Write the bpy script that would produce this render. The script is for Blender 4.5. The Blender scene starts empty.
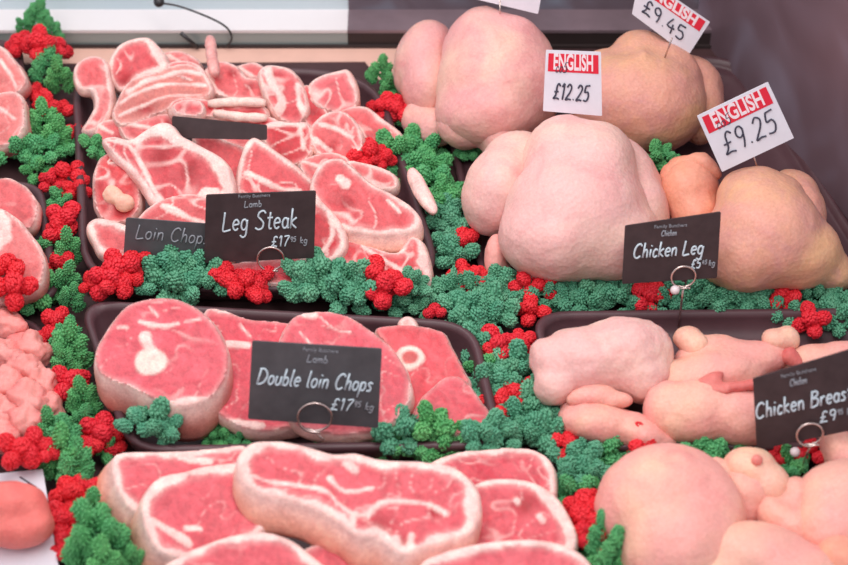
import bpy, bmesh, math, random
import numpy as np
from mathutils import Vector, Matrix, noise, Quaternion
from mathutils.geometry import delaunay_2d_cdt
from mathutils.kdtree import KDTree

# ------------------------------------------------------------------ camera, world, lights, exposure
SC = bpy.context.scene
COL = SC.collection
TH = math.radians(42); DIST = 2.0; F = 2000.0
CAM = Vector((0, -DIST*math.cos(TH), DIST*math.sin(TH)))
FW = Vector((0, math.cos(TH), -math.sin(TH))); UP = Vector((0, math.sin(TH), math.cos(TH))); RT = Vector((1, 0, 0))
cd = bpy.data.cameras.new('camera'); cam = bpy.data.objects.new('camera', cd); COL.objects.link(cam)
cam.location = CAM; cam.rotation_euler = (math.pi/2-TH, 0, 0)
cd.sensor_width = 36; cd.lens = F/848*36; cd.clip_start = .05
cd.dof.use_dof = True; cd.dof.focus_distance = 1.97; cd.dof.aperture_fstop = 5.0
SC.camera = cam
w = bpy.data.worlds.new('world'); SC.world = w; w.use_nodes = True
bg = w.node_tree.nodes['Background']; bg.inputs[0].default_value = (.93, .94, 1, 1); bg.inputs[1].default_value = .72
def area(name, loc, target, size, sy, power, col):
    l = bpy.data.lights.new(name, 'AREA'); l.shape = 'RECTANGLE'; l.size = size; l.size_y = sy; l.energy = power; l.color = col
    o = bpy.data.objects.new(name, l); COL.objects.link(o); o.location = loc
    o.rotation_euler = (Vector(target)-Vector(loc)).to_track_quat('-Z', 'Y').to_euler(); return o
area('case_lamp', (-.15, -.05, 1.15), (0, .05, 0), 1.7, .35, 13, (1, .95, .92))
area('shop_light', (-1.0, -1.2, 1.9), (0, 0, 0), 1.4, .9, 13, (1, .97, .95))
SC.view_settings.view_transform = 'Standard'; SC.view_settings.look = 'None'
SC.view_settings.gamma = 1; SC.view_settings.use_curve_mapping = False; SC.view_settings.exposure = -0.14

# ------------------------------------------------------------------ geometry helpers
def ray(px, py): return (FW + RT*((px-424)/F) + UP*((282.5-py)/F)).normalized()
def P(px, py, z=0.0):
    d = ray(px, py); return CAM + d*((z-CAM.z)/d.z)
def PL(px, py, a, n):
    d = ray(px, py); return CAM + d*((a-CAM).dot(n)/d.dot(n))
def PY(px, py, y):
    d = ray(px, py); return CAM + d*((y-CAM.y)/d.y)
def scale_at(p): return F/((p-CAM).dot(FW))        # px per metre

def setp(o, label=None, cat=None, group=None, kind=None):
    if label: o['label'] = label
    if cat: o['category'] = cat
    if group: o['group'] = group
    if kind: o['kind'] = kind
    return o
def empty(name, loc, label, cat, group=None):
    o = bpy.data.objects.new(name, None); COL.objects.link(o); o.location = loc; o.empty_display_size = .02
    return setp(o, label, cat, group)
def mk(name, verts, faces, mat, parent=None, smooth=True, cols=None, origin=None):
    """verts in world metres; the object's origin is the parent's location (or ORIGIN)."""
    org = Vector(origin) if origin is not None else (parent.location.copy() if parent and parent.parent is None else (parent.parent.location.copy() if parent and parent.parent else Vector((0, 0, 0))))
    me = bpy.data.meshes.new(name)
    me.from_pydata([tuple(Vector(v)-org) for v in verts], [], faces)
    if smooth: me.polygons.foreach_set('use_smooth', [True]*len(me.polygons))
    if cols is not None:
        at = me.color_attributes.new('Col', 'FLOAT_COLOR', 'POINT')
        at.data.foreach_set('color', np.array([(c[0], c[1], c[2], 1) for c in cols], dtype=np.float32).ravel())
    me.materials.append(mat); me.update()
    o = bpy.data.objects.new(name, me); COL.objects.link(o)
    if parent: o.parent = parent
    else: o.location = org
    return o
def cr(pts, n=8, closed=True):
    pts = [Vector(p) for p in pts]; out = []; m = len(pts)
    for i in range(m if closed else m-1):
        if closed: a, b, c, d = pts[i-1], pts[i], pts[(i+1) % m], pts[(i+2) % m]
        else: a, b, c, d = pts[max(i-1, 0)], pts[i], pts[i+1], pts[min(i+2, m-1)]
        for k in range(n):
            t = k/n
            out.append(.5*((2*b)+(c-a)*t+(2*a-5*b+4*c-d)*t*t+(3*b-a-3*c+d)*t**3))
    if not closed: out.append(pts[-1])
    return out
def resample(pts, step, closed=True):
    q = list(pts)+([pts[0]] if closed else []); L = [0]
    for a, b in zip(q, q[1:]): L.append(L[-1]+(b-a).length)
    n = max(6, int(round(L[-1]/step))); out = []; j = 0
    for k in range(n if closed else n+1):
        s = L[-1]*k/n
        while j < len(q)-2 and L[j+1] < s: j += 1
        t = (s-L[j])/max(1e-9, L[j+1]-L[j]); out.append(q[j].lerp(q[j+1], t))
    return out
def tube_geo(path, rad, seg=10, V=None, Fc=None, flat=1.0):
    V = [] if V is None else V; Fc = [] if Fc is None else Fc
    n = len(path); b0 = len(V); rads = rad if isinstance(rad, (list, tuple)) else [rad]*n
    up = Vector((.13, .31, .94))
    for i, p in enumerate(path):
        t = (path[min(i+1, n-1)]-path[max(i-1, 0)]).normalized()
        u = up-t*up.dot(t)
        if u.length < .05: u = Vector((1, 0, 0))-t*t.x
        u.normalize(); v = t.cross(u); up = u
        for k in range(seg):
            a = 2*math.pi*k/seg; V.append(p+(u*math.cos(a)*flat+v*math.sin(a))*rads[i])
    for i in range(n-1):
        for k in range(seg):
            a = b0+i*seg+k; b = b0+i*seg+(k+1) % seg
            Fc.append((a, b, b+seg, a+seg))
    Fc.append(tuple(b0+k for k in range(seg))[::-1]); Fc.append(tuple(b0+(n-1)*seg+k for k in range(seg)))
    return V, Fc
def box_geo(c, sx, sy, sz, R=None, V=None, Fc=None):
    V = [] if V is None else V; Fc = [] if Fc is None else Fc; b = len(V); R = R or Matrix.Identity(3)
    for x in (-1, 1):
        for y in (-1, 1):
            for z in (-1, 1): V.append(Vector(c)+R@Vector((x*sx/2, y*sy/2, z*sz/2)))
    for f in ((0, 1, 3, 2), (4, 6, 7, 5), (0, 4, 5, 1), (2, 3, 7, 6), (0, 2, 6, 4), (1, 5, 7, 3)): Fc.append(tuple(b+i for i in f))
    return V, Fc

# ------------------------------------------------------------------ materials
def lin(r, g, b):
    f = lambda c: (c/255/12.92) if c/255 <= .04045 else ((c/255+.055)/1.055)**2.4
    return (f(r), f(g), f(b))
class NT:
    def __init__(s, name):
        s.m = bpy.data.materials.new(name); s.m.use_nodes = True; s.t = s.m.node_tree; s.b = s.t.nodes['Principled BSDF']
        s.co = s.t.nodes.new('ShaderNodeTexCoord')
    def n(s, k): return s.t.nodes.new(k)
    def l(s, a, b): s.t.links.new(a, b)
    def noise(s, sc, det=4, rough=.6, dist=0, vec=None):
        n = s.n('ShaderNodeTexNoise'); n.inputs['Scale'].default_value = sc; n.inputs['Detail'].default_value = det
        n.inputs['Roughness'].default_value = rough; n.inputs['Distortion'].default_value = dist
        s.l(vec or s.co.outputs['Object'], n.inputs['Vector']); return n.outputs['Fac']
    def ramp(s, src, stops):
        r = s.n('ShaderNodeValToRGB'); e = r.color_ramp.elements
        while len(e) < len(stops): e.new(.5)
        for i, (p, c) in enumerate(stops): e[i].position = p; e[i].color = (*c, 1)
        s.l(src, r.inputs[0]); return r.outputs[0]
    def mix(s, f, a, b, mode='MIX'):
        m = s.n('ShaderNodeMix'); m.data_type = 'RGBA'; m.blend_type = mode
        for v, i in ((f, 0), (a, 6), (b, 7)):
            if isinstance(v, (int, float)): m.inputs[i].default_value = v
            elif isinstance(v, tuple): m.inputs[i].default_value = (*v, 1)
            else: s.l(v, m.inputs[i])
        return m.outputs[2]
    def col(s, c):
        if isinstance(c, tuple): s.b.inputs['Base Color'].default_value = (*c, 1)
        else: s.l(c, s.b.inputs['Base Color'])
    def bump(s, src, strength, dist=.001):
        b = s.n('ShaderNodeBump'); b.inputs['Strength'].default_value = strength; b.inputs['Distance'].default_value = dist
        s.l(src, b.inputs['Height']); s.l(b.outputs[0], s.b.inputs['Normal'])
    def p(s, **k):
        for a, v in k.items(): s.b.inputs[a.replace('_', ' ')].default_value = v
        return s
def sss(t, wt=.25, sc=.006):
    t.b.inputs['Subsurface Weight'].default_value = wt; t.b.inputs['Subsurface Scale'].default_value = sc
    t.b.inputs['Subsurface Radius'].default_value = (1, .4, .3)

def meat_material(name, rough=.42, amt=.35):
    t = NT(name); a = t.n('ShaderNodeVertexColor'); a.layer_name = 'Col'
    n1 = t.noise(75, 4, .6, .6); n2 = t.noise(520, 3, .6)
    m1 = t.ramp(n1, [(.3, (.82, .74, .74)), (.5, (1, 1, 1)), (.72, (1.25, 1.35, 1.3))])
    c = t.mix(amt+.35, a.outputs['Color'], m1, 'MULTIPLY')
    m2 = t.ramp(n2, [(.35, (.86, .8, .8)), (.65, (1.1, 1.16, 1.14))])
    c = t.mix(.6, c, m2, 'MULTIPLY'); t.col(c)
    t.bump(t.noise(260, 4, .6), .5, .0012); t.p(Roughness=rough, Specular_IOR_Level=.35); sss(t, .2, .004); return t.m
M_MEAT = meat_material('raw_meat')

def skin_material(name, base, yel, pink, seed, yamt=.5):
    t = NT(name); mp = t.n('ShaderNodeMapping'); mp.inputs['Location'].default_value = (seed*1.3, seed*.7, seed)
    t.l(t.co.outputs['Object'], mp.inputs['Vector']); v = mp.outputs[0]
    a = t.noise(14, 3, .5, .4, v); b = t.noise(24, 4, .6, .8, v); f = t.noise(380, 3, .6, 0, v)
    fa = t.ramp(a, [(.5-.25*yamt, (0, 0, 0)), (.78-.25*yamt, (1, 1, 1))]); fb = t.ramp(b, [(.5, (0, 0, 0)), (.72, (1, 1, 1))])
    c = t.mix(fa, base, yel); sc = t.mix(.5, (0, 0, 0), fb); c = t.mix(sc, c, pink)
    m2 = t.ramp(f, [(.3, (.9, .87, .86)), (.7, (1.08, 1.1, 1.1))]); c = t.mix(.7, c, m2, 'MULTIPLY')
    t.col(c)
    vo = t.n('ShaderNodeTexVoronoi'); vo.inputs['Scale'].default_value = 230; t.l(v, vo.inputs['Vector'])
    ad = t.n('ShaderNodeMath'); ad.operation = 'ADD'; t.l(vo.outputs['Distance'], ad.inputs[0]); t.l(t.noise(120, 5, .6, 0, v), ad.inputs[1])
    t.bump(ad.outputs[0], .35, .0012); t.p(Roughness=.48, Specular_IOR_Level=.3); sss(t, .25, .006); return t.m
S_PINK = skin_material('pink_chicken_skin', lin(234, 182, 178), lin(238, 198, 184), lin(226, 152, 154), 1, .3)
S_PINK2 = skin_material('rosy_chicken_skin', lin(232, 168, 166), lin(236, 190, 174), lin(220, 134, 138), 2, .4)
S_YEL = skin_material('corn_yellow_chicken_skin', lin(226, 162, 146), lin(228, 174, 136), lin(202, 140, 146), 3, .5)
S_ORG = skin_material('orange_chicken_skin', lin(234, 162, 142), lin(236, 164, 126), lin(222, 130, 118), 4, .5)
S_PIECE = skin_material('chicken_piece_skin', lin(236, 166, 158), lin(240, 188, 164), lin(226, 136, 136), 5, .4)
S_FLESH = skin_material('raw_chicken_flesh', lin(214, 112, 108), lin(232, 150, 138), lin(196, 70, 74), 6, .5)
S_KNOB = skin_material('pale_joint_skin', lin(240, 186, 168), lin(242, 198, 166), lin(226, 140, 138), 7, .5)
S_DICED = skin_material('diced_pork_flesh', lin(224, 106, 108), lin(238, 156, 150), lin(204, 72, 80), 8, .45)
S_SALMON = skin_material('salmon_pink_flesh', lin(232, 118, 112), lin(236, 134, 124), lin(222, 98, 98), 9, .4)

def simple(name, c, rough=.5, spec=.5, metal=0, nz=None, amp=.15, bump=0):
    t = NT(name)
    if nz:
        f = t.noise(nz, 4, .6); m = t.ramp(f, [(.3, (1-amp,)*3), (.7, (1+amp,)*3)]); t.col(t.mix(1.0, c, m, 'MULTIPLY'))
        if bump: t.bump(f, bump, .001)
    else: t.col(c)
    t.p(Roughness=rough, Specular_IOR_Level=spec, Metallic=metal); return t.m
M_TRAY = simple('dark_plastic_tray', lin(84, 56, 62), .42, .45, 0, 40, .12, .1)
M_CARD = simple('black_label_card', lin(68, 54, 56), .55, .3, 0, 60, .18)
M_CARDG = simple('grey_label_card', lin(82, 80, 84), .5, .4, 0, 60, .15)
M_CHALK = simple('pale_blue_chalk_pen', lin(205, 218, 228), .8, .2)
M_CHALKD = simple('dull_chalk_print', lin(150, 152, 160), .8, .2)
M_WIRE = simple('steel_wire', lin(215, 195, 190), .25, .5, .9)
M_BEAD = simple('white_plastic_bead', lin(232, 215, 218), .3, .5)
M_DARKW = simple('dark_hook_wire', lin(70, 68, 70), .4, .5, .6)
M_PAPER = simple('white_card', lin(228, 224, 234), .6, .3, 0, 80, .03)
M_REDP = simple('red_print', lin(226, 44, 66), .6, .3)
M_WHITEP = simple('white_print', lin(244, 226, 232), .6, .3)
M_INK = simple('dark_pen_ink', lin(70, 68, 84), .6, .3)
M_LINER = simple('peach_counter_lining', lin(236, 188, 172), .55, .3, 0, 25, .06)
def leaf_mat(name, a, b, c):
    t = NT(name); oi = t.n('ShaderNodeObjectInfo')
    n = t.noise(60, 3, .6); cc = t.ramp(n, [(.3, a), (.7, b)]); cc = t.mix(oi.outputs['Random'], cc, t.mix(.6, cc, c)); t.col(cc)
    t.bump(t.noise(500, 3, .6), .5, .001); t.p(Roughness=.5, Specular_IOR_Level=.35); return t.m
M_GREEN = leaf_mat('green_plastic_parsley', lin(72, 150, 86), lin(118, 194, 120), lin(82, 166, 118))
M_GREENB = leaf_mat('bluish_green_plastic_parsley', lin(74, 142, 108), lin(122, 186, 150), lin(82, 158, 128))
M_RED = leaf_mat('red_plastic_flower', lin(216, 28, 40), lin(240, 52, 62), lin(220, 38, 60))
M_STEM = simple('dark_green_stem', lin(44, 72, 50), .6, .3)

# ------------------------------------------------------------------ setting
def wall_mat(name, c1, c2, c3, metal, rough, sc=3.2):
    t = NT(name); a = t.noise(sc, 2, .5, .8)
    t.col(t.ramp(a, [(.3, c1), (.5, c2), (.68, c3)])); t.p(Metallic=metal, Roughness=rough); return t.m
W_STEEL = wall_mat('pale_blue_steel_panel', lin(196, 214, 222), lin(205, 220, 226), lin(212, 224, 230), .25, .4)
W_DARK = wall_mat('back_panel_painted_reflection', lin(104, 88, 96), lin(122, 112, 122), lin(142, 152, 168), .2, .4, 9)  # mauve and blue blotches stand in for blurred reflections in the steel
W_SIDE = wall_mat('side_panel_painted_reflection', lin(112, 88, 96), lin(124, 102, 112), lin(146, 134, 150), .2, .4, 6)  # reflections of the goods painted into the panel as brown-mauve mottling
YB = P(300, 49, 0).y
def quad_slab(name, a, b, z0, z1, th, mat, back):
    a = Vector(a); b = Vector(b); d = (b-a).normalized(); n = Vector((-d.y, d.x, 0))*back*th
    V = [Vector((p.x, p.y, z)) for z in (z0, z1) for p in (a, b, b+n, a+n)]
    return setp(mk(name, V, [(0, 1, 2, 3), (7, 6, 5, 4), (0, 4, 5, 1), (1, 5, 6, 2), (2, 6, 7, 3), (3, 7, 4, 0)], mat, smooth=False), kind='structure')
V, Fc = box_geo((0, (YB-.9)/2+.1, -.02), 2.2, YB+.9+.2, .04)
M_DECK = simple('dark_counter_deck', lin(78, 54, 56), .6, .3, 0, 30, .15)
setp(mk('floor', V, Fc, M_DECK, smooth=False), kind='structure')
q = [P(-300, 66), P(365, 62), P(404, 112), P(436, 112), P(436, 50), Vector((P(436, 50).x, YB+.05, 0)), Vector((-.75, YB+.05, 0))]; V = [p+Vector((0, 0, z)) for z in (-.001, .0006) for p in q]; m_ = len(q)
setp(mk('trim_6', V, [tuple(range(m_, 2*m_)), tuple(range(m_))[::-1]]+[(i, (i+1) % m_, (i+1) % m_+m_, i+m_) for i in range(m_)], M_LINER, smooth=False), kind='structure')
# steel kerb at the back of the deck: shadow gap painted as a dark strip, grey face, white top
hK = .026
xs = P(348, 20, .02).x
def strip(name, y0, y1, z0, z1, mat, x0=-.75, x1=.75):
    V, Fc = box_geo(((x0+x1)/2, (y0+y1)/2, (z0+z1)/2), x1-x0, y1-y0, z1-z0)
    return setp(mk(name, V, Fc, mat, smooth=False), kind='structure')
M_SHADE = simple('kerb_painted_shade', lin(60, 50, 50), .5, .3)  # near-black colour standing in for shade under and along the kerb
t_ = NT('grey_green_steel_edge'); g_ = t_.n('ShaderNodeSeparateXYZ'); t_.l(t_.co.outputs['Object'], g_.inputs[0])
t_.col(lin(158, 172, 172)); t_.p(Metallic=.3, Roughness=.35); M_KERB = t_.m
M_KTOP = simple('white_steel_top', lin(236, 228, 230), .4, .5)
strip('trim_1', YB, YB+.05, 0, .004, M_SHADE)
strip('trim_2', YB+.004, YB+.05, .004, .020, M_KERB, -.75, xs)
strip('trim_3', YB+.004, YB+.05, .004, .020, M_SHADE, xs, .75)  # right part of the kerb face, its shade painted dark
KY = PY(100, 12, YB+.05)
strip('trim_4', YB+.003, YB+.05, .020, .024, M_KTOP, -.75, xs)
M_KDK = simple('kerb_top_painted_shade', lin(142, 122, 130), .4, .5, .3, 12, .2)  # right part of the white kerb top, shade painted as mottled mauve
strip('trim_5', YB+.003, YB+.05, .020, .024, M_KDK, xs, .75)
quad_slab('wall_back', (-.8, YB+.045, 0), (xs, YB+.045, 0), .0, .5, .02, W_STEEL, 1)
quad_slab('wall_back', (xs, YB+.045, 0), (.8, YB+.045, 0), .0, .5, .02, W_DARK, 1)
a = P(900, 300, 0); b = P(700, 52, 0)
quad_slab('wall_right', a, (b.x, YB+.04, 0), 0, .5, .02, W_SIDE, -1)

# ------------------------------------------------------------------ trays
def offset_poly(q, d):
    n = len(q); out = []
    for i in range(n):
        p0, p1, p2 = q[i-1], q[i], q[(i+1) % n]
        e1 = (p1-p0).normalized(); e2 = (p2-p1).normalized()
        n1 = Vector((-e1.y, e1.x, 0)); n2 = Vector((-e2.y, e2.x, 0)); m = (n1+n2); m = m/(m.dot(n1))
        out.append(p1+m*d)
    return out
def round_poly(q, r, k=7):
    out = []; n = len(q)
    for i in range(n):
        p0, p1, p2 = q[i-1], q[i], q[(i+1) % n]
        rr = min(r, (p0-p1).length*.45, (p2-p1).length*.45)
        a = p1+(p0-p1).normalized()*rr; b = p1+(p2-p1).normalized()*rr
        for j in range(k+1):
            t = j/k; out.append(a*(1-t)**2+p1*2*t*(1-t)+b*t*t)
    return out
def tray(px, h, label, r=.05, mat=None):
    """px: rim corners in the picture, anticlockwise in plan from front-left"""
    q = [P(x, y, h) for x, y in px]; q = [Vector((p.x, p.y, 0)) for p in q]
    c = sum(q, Vector())/4
    rings = [(.016, .0005), (.004, h*.5), (0, h-.004), (-.001, h), (.002, h+.0022), (.006, h+.0015), (.008, h-.004), (.011, h*.45), (.017, .008), (.022, .004), (.05, .0035)]
    V = []; Fc = []; n = None
    for d, z in rings:
        rp = round_poly(offset_poly(q, d), max(.012, r-d)); n = len(rp)
        V += [Vector((p.x, p.y, z)) for p in rp]
    m = len(rings)
    for i in range(m-1):
        for k in range(n): Fc.append((i*n+k, i*n+(k+1) % n, (i+1)*n+(k+1) % n, (i+1)*n+k))
    Fc.append(tuple(range((m-1)*n, m*n))); Fc.append(tuple(range(n))[::-1])
    return setp(mk('meat_tray', V, Fc, mat or M_TRAY, origin=(c.x, c.y, 0)), label, 'tray', 'dark plastic meat trays')
tray([(82, 290), (448, 290), (376, 72), (72, 60)], .030, 'long dark plastic tray heaped with rib chops and leg steaks', .075)
tray([(128, 452), (505, 446), (474, 322), (78, 300)], .034, 'dark plastic tray holding the double loin chops, its left corner bare', .04)
tray([(85, 660), (625, 660), (585, 470), (112, 462)], .012, 'low dark tray under the thick-fatted loin chops in front', .04)
tray([(578, 448), (905, 448), (905, 308), (528, 312)], .026, 'dark tray of chicken legs and breasts behind the Chicken Breast card', .04)
tray([(618, 650), (920, 650), (920, 480), (606, 478)], .012, 'dark tray under the chicken pieces at the lower right corner', .04)
tray([(-150, 150), (36, 150), (20, 40), (-150, 40)], .022, 'dark tray cut off by the upper left edge, behind the red flower', .03)
tray([(-150, 300), (60, 300), (42, 182), (-150, 182)], .022, 'dark tray cut off at the left edge, with two pink joints', .03)
tray([(-150, 455), (74, 455), (40, 318), (-150, 318)], .020, 'dark tray of diced pork at the left edge', .03)
tray([(484, 290), (892, 290), (742, 56), (432, 62)], .012, 'dark low tray underneath the four whole chickens', .05)

# ------------------------------------------------------------------ meat slices
LEAN = lin(214, 84, 92); FAT = lin(246, 204, 198); DEEP = lin(196, 48, 58); BONE = lin(240, 212, 202); MAR = lin(206, 92, 90); RIND = lin(238, 168, 150)
def mixc(a, b, t): return tuple(a[i]*(1-t)+b[i]*t for i in range(3))
def sstep(a, b, x):
    t = np.clip((x-a)/(b-a), 0, 1); return t*t*(3-2*t)
def plane_normal(tf, tx):
    tf = math.radians(tf); tx = math.radians(tx)
    n = Vector((math.sin(tx)*math.cos(tf), -math.sin(tf), math.cos(tf)*math.cos(tx))); return n.normalized()
def steak(name, out, z, label, cat='chop', group=None, tf=22, tx=0, th=.018, rim=4, rimvar=.5, wide=(), seams=(), bones=(), lean=LEAN, side=None, fat=FAT,
          shift=(0, 0), step=.0021, bulge=.0015, floor=.0065, seed=None, dark=(), wob=.0022, marb=None):
    """out: picture outline of the cut face, laid on a plane whose front edge lies at height z."""
    rnd = random.Random(seed if seed is not None else hash(tuple(out)) % 9999); sd = rnd.uniform(0, 50)
    n = plane_normal(tf, tx); fr = max(out, key=lambda p: p[1]); A = P(fr[0], fr[1], z)
    U = (RT-n*RT.dot(n)).normalized(); W = n.cross(U)
    to2 = lambda px, py: (lambda p: Vector(((p-A).dot(U), (p-A).dot(W), 0)))(PL(px, py, A, n))
    o2 = resample(cr([to2(*p) for p in out], 8), step)
    ar = sum(o2[i-1].x*o2[i].y-o2[i].x*o2[i-1].y for i in range(len(o2)))
    if ar < 0: o2 = o2[::-1]
    N = len(o2); B = np.array([(p.x, p.y) for p in o2])
    # interior lattice
    x0, y0 = B.min(0); x1, y1 = B.max(0); pts = []
    r = 0; y = y0
    while y < y1:
        x = x0+(step*.5 if r % 2 else 0)
        while x < x1: pts.append((x, y)); x += step
        y += step*.87; r += 1
    G = np.array(pts); Bn = np.roll(B, -1, 0)
    inside = np.zeros(len(G), bool)
    for (ax, ay), (bx, by) in zip(B, Bn):
        c = ((ay > G[:, 1]) != (by > G[:, 1])); xi = (bx-ax)*(G[:, 1]-ay)/((by-ay) if abs(by-ay) > 1e-12 else 1e-12)+ax
        inside ^= c & (G[:, 0] < xi)
    G = G[inside]
    dB = np.sqrt(((G[:, None, :]-B[None])**2).sum(2)).min(1) if len(G) else np.zeros(0)
    G = G[dB > step*.6]
    allp = [Vector(p) for p in B]+[Vector(p) for p in G]
    vs, es, fs, *_ = delaunay_2d_cdt(allp, [], [list(range(N))], 1, 1e-7)
    X = np.array([(v.x, v.y) for v in vs]); nb = len(X)
    D = np.sqrt(((X[:, None, :]-B[None])**2).sum(2)); near = D.argmin(1); d = D.min(1)
    def seg_d(poly):
        q = resample(cr([to2(*p) for p in poly], 6, False), step*.8, False) if len(poly) > 1 else [to2(*poly[0])]
        Q = np.array([(p.x, p.y) for p in q]); return np.sqrt(((X[:, None, :]-Q[None])**2).sum(2)).min(1)
    nz = np.array([noise.noise(Vector((p[0]*70+sd, p[1]*70, sd))) for p in X]); nz2 = np.array([noise.noise(Vector((p[0]*220+sd, p[1]*220, sd+9))) for p in X])
    nzl = np.array([noise.noise(Vector((p[0]*28+sd, p[1]*28, sd+4))) for p in X])
    rw = np.full(nb, rim/1000.)
    for (wx, wy, wr, wmm) in wide:                        # places where the fat rim is thicker (or thinner)
        c = to2(wx, wy); g = np.exp(-(((X[:, 0]-c.x)**2+(X[:, 1]-c.y)**2)/(wr/1000.)**2)); rw = rw*(1-g)+wmm/1000.*g
    rw = rw*(1+rimvar*nz)+nz2*.0006
    fatm = 1-sstep(-.0009, .0012, d-rw)
    for poly, wmm in seams:
        sdist = seg_d(poly); fatm = np.maximum(fatm, 1-sstep(-.0008, .0014, sdist-wmm/1000.*(1+.6*nz)+nz2*.0008))
    mb = {'lamb_chop': .055, 'lamb_leg_steak': .04, 'lamb_neck_piece': .06, 'double_loin_chop': .012, 'loin_chop': .014, 'pork_joint': .03}.get(name, 0) if marb is None else marb
    if mb:
        fz = np.array([noise.noise(Vector((p[0]*48+sd+1.5*noise.noise(Vector((p[0]*30, p[1]*30, sd+3))), p[1]*48+7, sd+11))) for p in X]); gate = np.clip(.55+1.6*nzl, 0, 1)
        fatm = np.maximum(fatm, (1-sstep(mb*.2, mb*1.6+.05, np.abs(fz)))*gate*(.8 if mb > .03 else .5))
    halo = (1-sstep(0, .006, d-rw))*.28; fatm = np.maximum(fatm, halo)
    rimmask = d < rw
    cols = []; bonem = np.zeros(nb); bcol = np.zeros((nb, 3))
    for bn in bones:
        bx, by, rx, ry = bn[:4]; c = to2(bx, by); e = np.sqrt(((X[:, 0]-c.x)/(rx/1000.))**2+((X[:, 1]-c.y)/(ry/1000.))**2)*(1+.12*nz)
        m = 1-sstep(.92, 1.12, e); bonem = np.maximum(bonem, m)
        mar = 1-sstep(.45, .7, e)
        bcol = np.where(m[:, None] > 0, np.array(BONE)[None]*(1-mar[:, None])+np.array(MAR if len(bn) < 5 else BONE)[None]*mar[:, None], bcol)
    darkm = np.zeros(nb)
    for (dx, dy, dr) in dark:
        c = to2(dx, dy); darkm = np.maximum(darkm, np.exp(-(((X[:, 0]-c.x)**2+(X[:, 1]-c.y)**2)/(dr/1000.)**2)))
    lm = np.clip(.5+.9*nzl+.35*nz, 0, 1)[:, None]
    leanc = np.array(lean)[None]*(1-.35*lm)+np.array(mixc(lean, DEEP, .6))[None]*(.35*lm)
    leanc = leanc*(1+.18*nz2[:, None])
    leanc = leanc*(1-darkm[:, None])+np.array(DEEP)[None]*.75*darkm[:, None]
    fatc = np.array(fat)[None]*(1+.08*nz[:, None])
    leanc = leanc*np.array([.95, .9, .9])[None]
    C = leanc*(1-fatm[:, None])+fatc*fatm[:, None]; C = C*(1-bonem[:, None])+bcol*bonem[:, None]
    er = min(.0045, th*.35); q = np.clip(1-d/er, 0, 1)
    H = -er*(1-np.sqrt(np.clip(1-q*q, 0, 1)))+nzl*wob*1.6+nz*wob*.5+nz2*.0005+fatm*.0009+bonem*.0012-darkm*.002
    base = [A+U*X[i, 0]+W*X[i, 1]+n*H[i] for i in range(nb)]
    for v in base: v.z = max(v.z, floor+.002)
    sh = Vector((shift[0]/1000., shift[1]/1000., 0))
    sc_ = side or mixc(fat, RIND, .5)
    bi = np.zeros(N, int)
    for k in range(N): bi[k] = int(np.argmin(((X-B[k])**2).sum(1)))
    V = list(base); CC = [tuple(c) for c in C]; K = 6
    for j in range(1, K+1):
        s = j/K
        for k in range(N):
            t = Vector((B[(k+1) % N][0]-B[k-1][0], B[(k+1) % N][1]-B[k-1][1])).normalized(); on = U*t.y-W*t.x
            p = base[bi[k]]-n*(th*s)+on*(bulge*math.sin(math.pi*min(1, s*1.1))+(-.004*max(0, s-.7)/.3))+sh*s
            w_ = noise.noise(Vector((B[k][0]*60, B[k][1]*60, s*3+sd))); p += on*w_*.0015
            p.z = max(p.z, floor+(.0004 if j < K else 0)); V.append(p)
            CC.append(mixc(mixc(CC[bi[k]], sc_, min(1, s*2.2)), RIND, .2*max(0, w_+.3)))
    o_ = V[-N:]; cpt = sum(o_, Vector())/N; V.append(cpt); CC.append(sc_); ci = len(V)-1
    rimF = []; leanF = []; boneF = []
    for f in fs:
        f = tuple(f)
        if len(f) != 3: continue
        if all(bonem[i] > .5 for i in f): boneF.append(f)
        elif all(rimmask[i] for i in f) or (any(d[i] < 1e-7 for i in f)): rimF.append(f)
        else: leanF.append(f)
    for k in range(N):
        k2 = (k+1) % N; a0, a1 = bi[k], bi[k2]; b0, b1 = nb+k, nb+k2
        rimF.append((a1, a0, b0, b1))
        for j in range(K-1): rimF.append((nb+j*N+k2, nb+j*N+k, nb+(j+1)*N+k, nb+(j+1)*N+k2))
        rimF.append((nb+(K-1)*N+k2, nb+(K-1)*N+k, ci))
    def sub(fl):
        idx = sorted({i for f in fl for i in f}); mp = {a: b for b, a in enumerate(idx)}
        return [V[i] for i in idx], [tuple(mp[i] for i in f) for f in fl], [CC[i] for i in idx]
    zc = min(v.z for v in V); root = empty(name, (cpt.x, cpt.y, zc), label, cat, group)
    for nm, fl in (('lean_meat', leanF), ('fat_rim', rimF), ('bone', boneF)):
        if len(fl) > 3:
            v_, f_, c_ = sub(fl); mk(nm, v_, f_, M_MEAT, root, cols=c_)
    return root
def rib(root, path, r, name='rib_bone', col=BONE, tip=True):
    """path: (px, py, z)"""
    p = resample(cr([P(*q) for q in path], 6, False), .004, False); n = len(p)
    rr = [r*(.55+.45*math.sin(math.pi*min(1, (i+.6)/3)/2)) if i < 3 else (r*(.5+.5*math.sin(math.pi*min(1, (n-1-i+.6)/3)/2)) if n-1-i < 3 else r*(1+.08*math.sin(i*1.3))) for i in range(n)]
    V, Fc = tube_geo(p, rr, 12)
    return mk(name, V, Fc, M_MEAT, root, cols=[mixc(col, FAT, random.Random(i).random()*.5) for i in range(len(V))])

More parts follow.
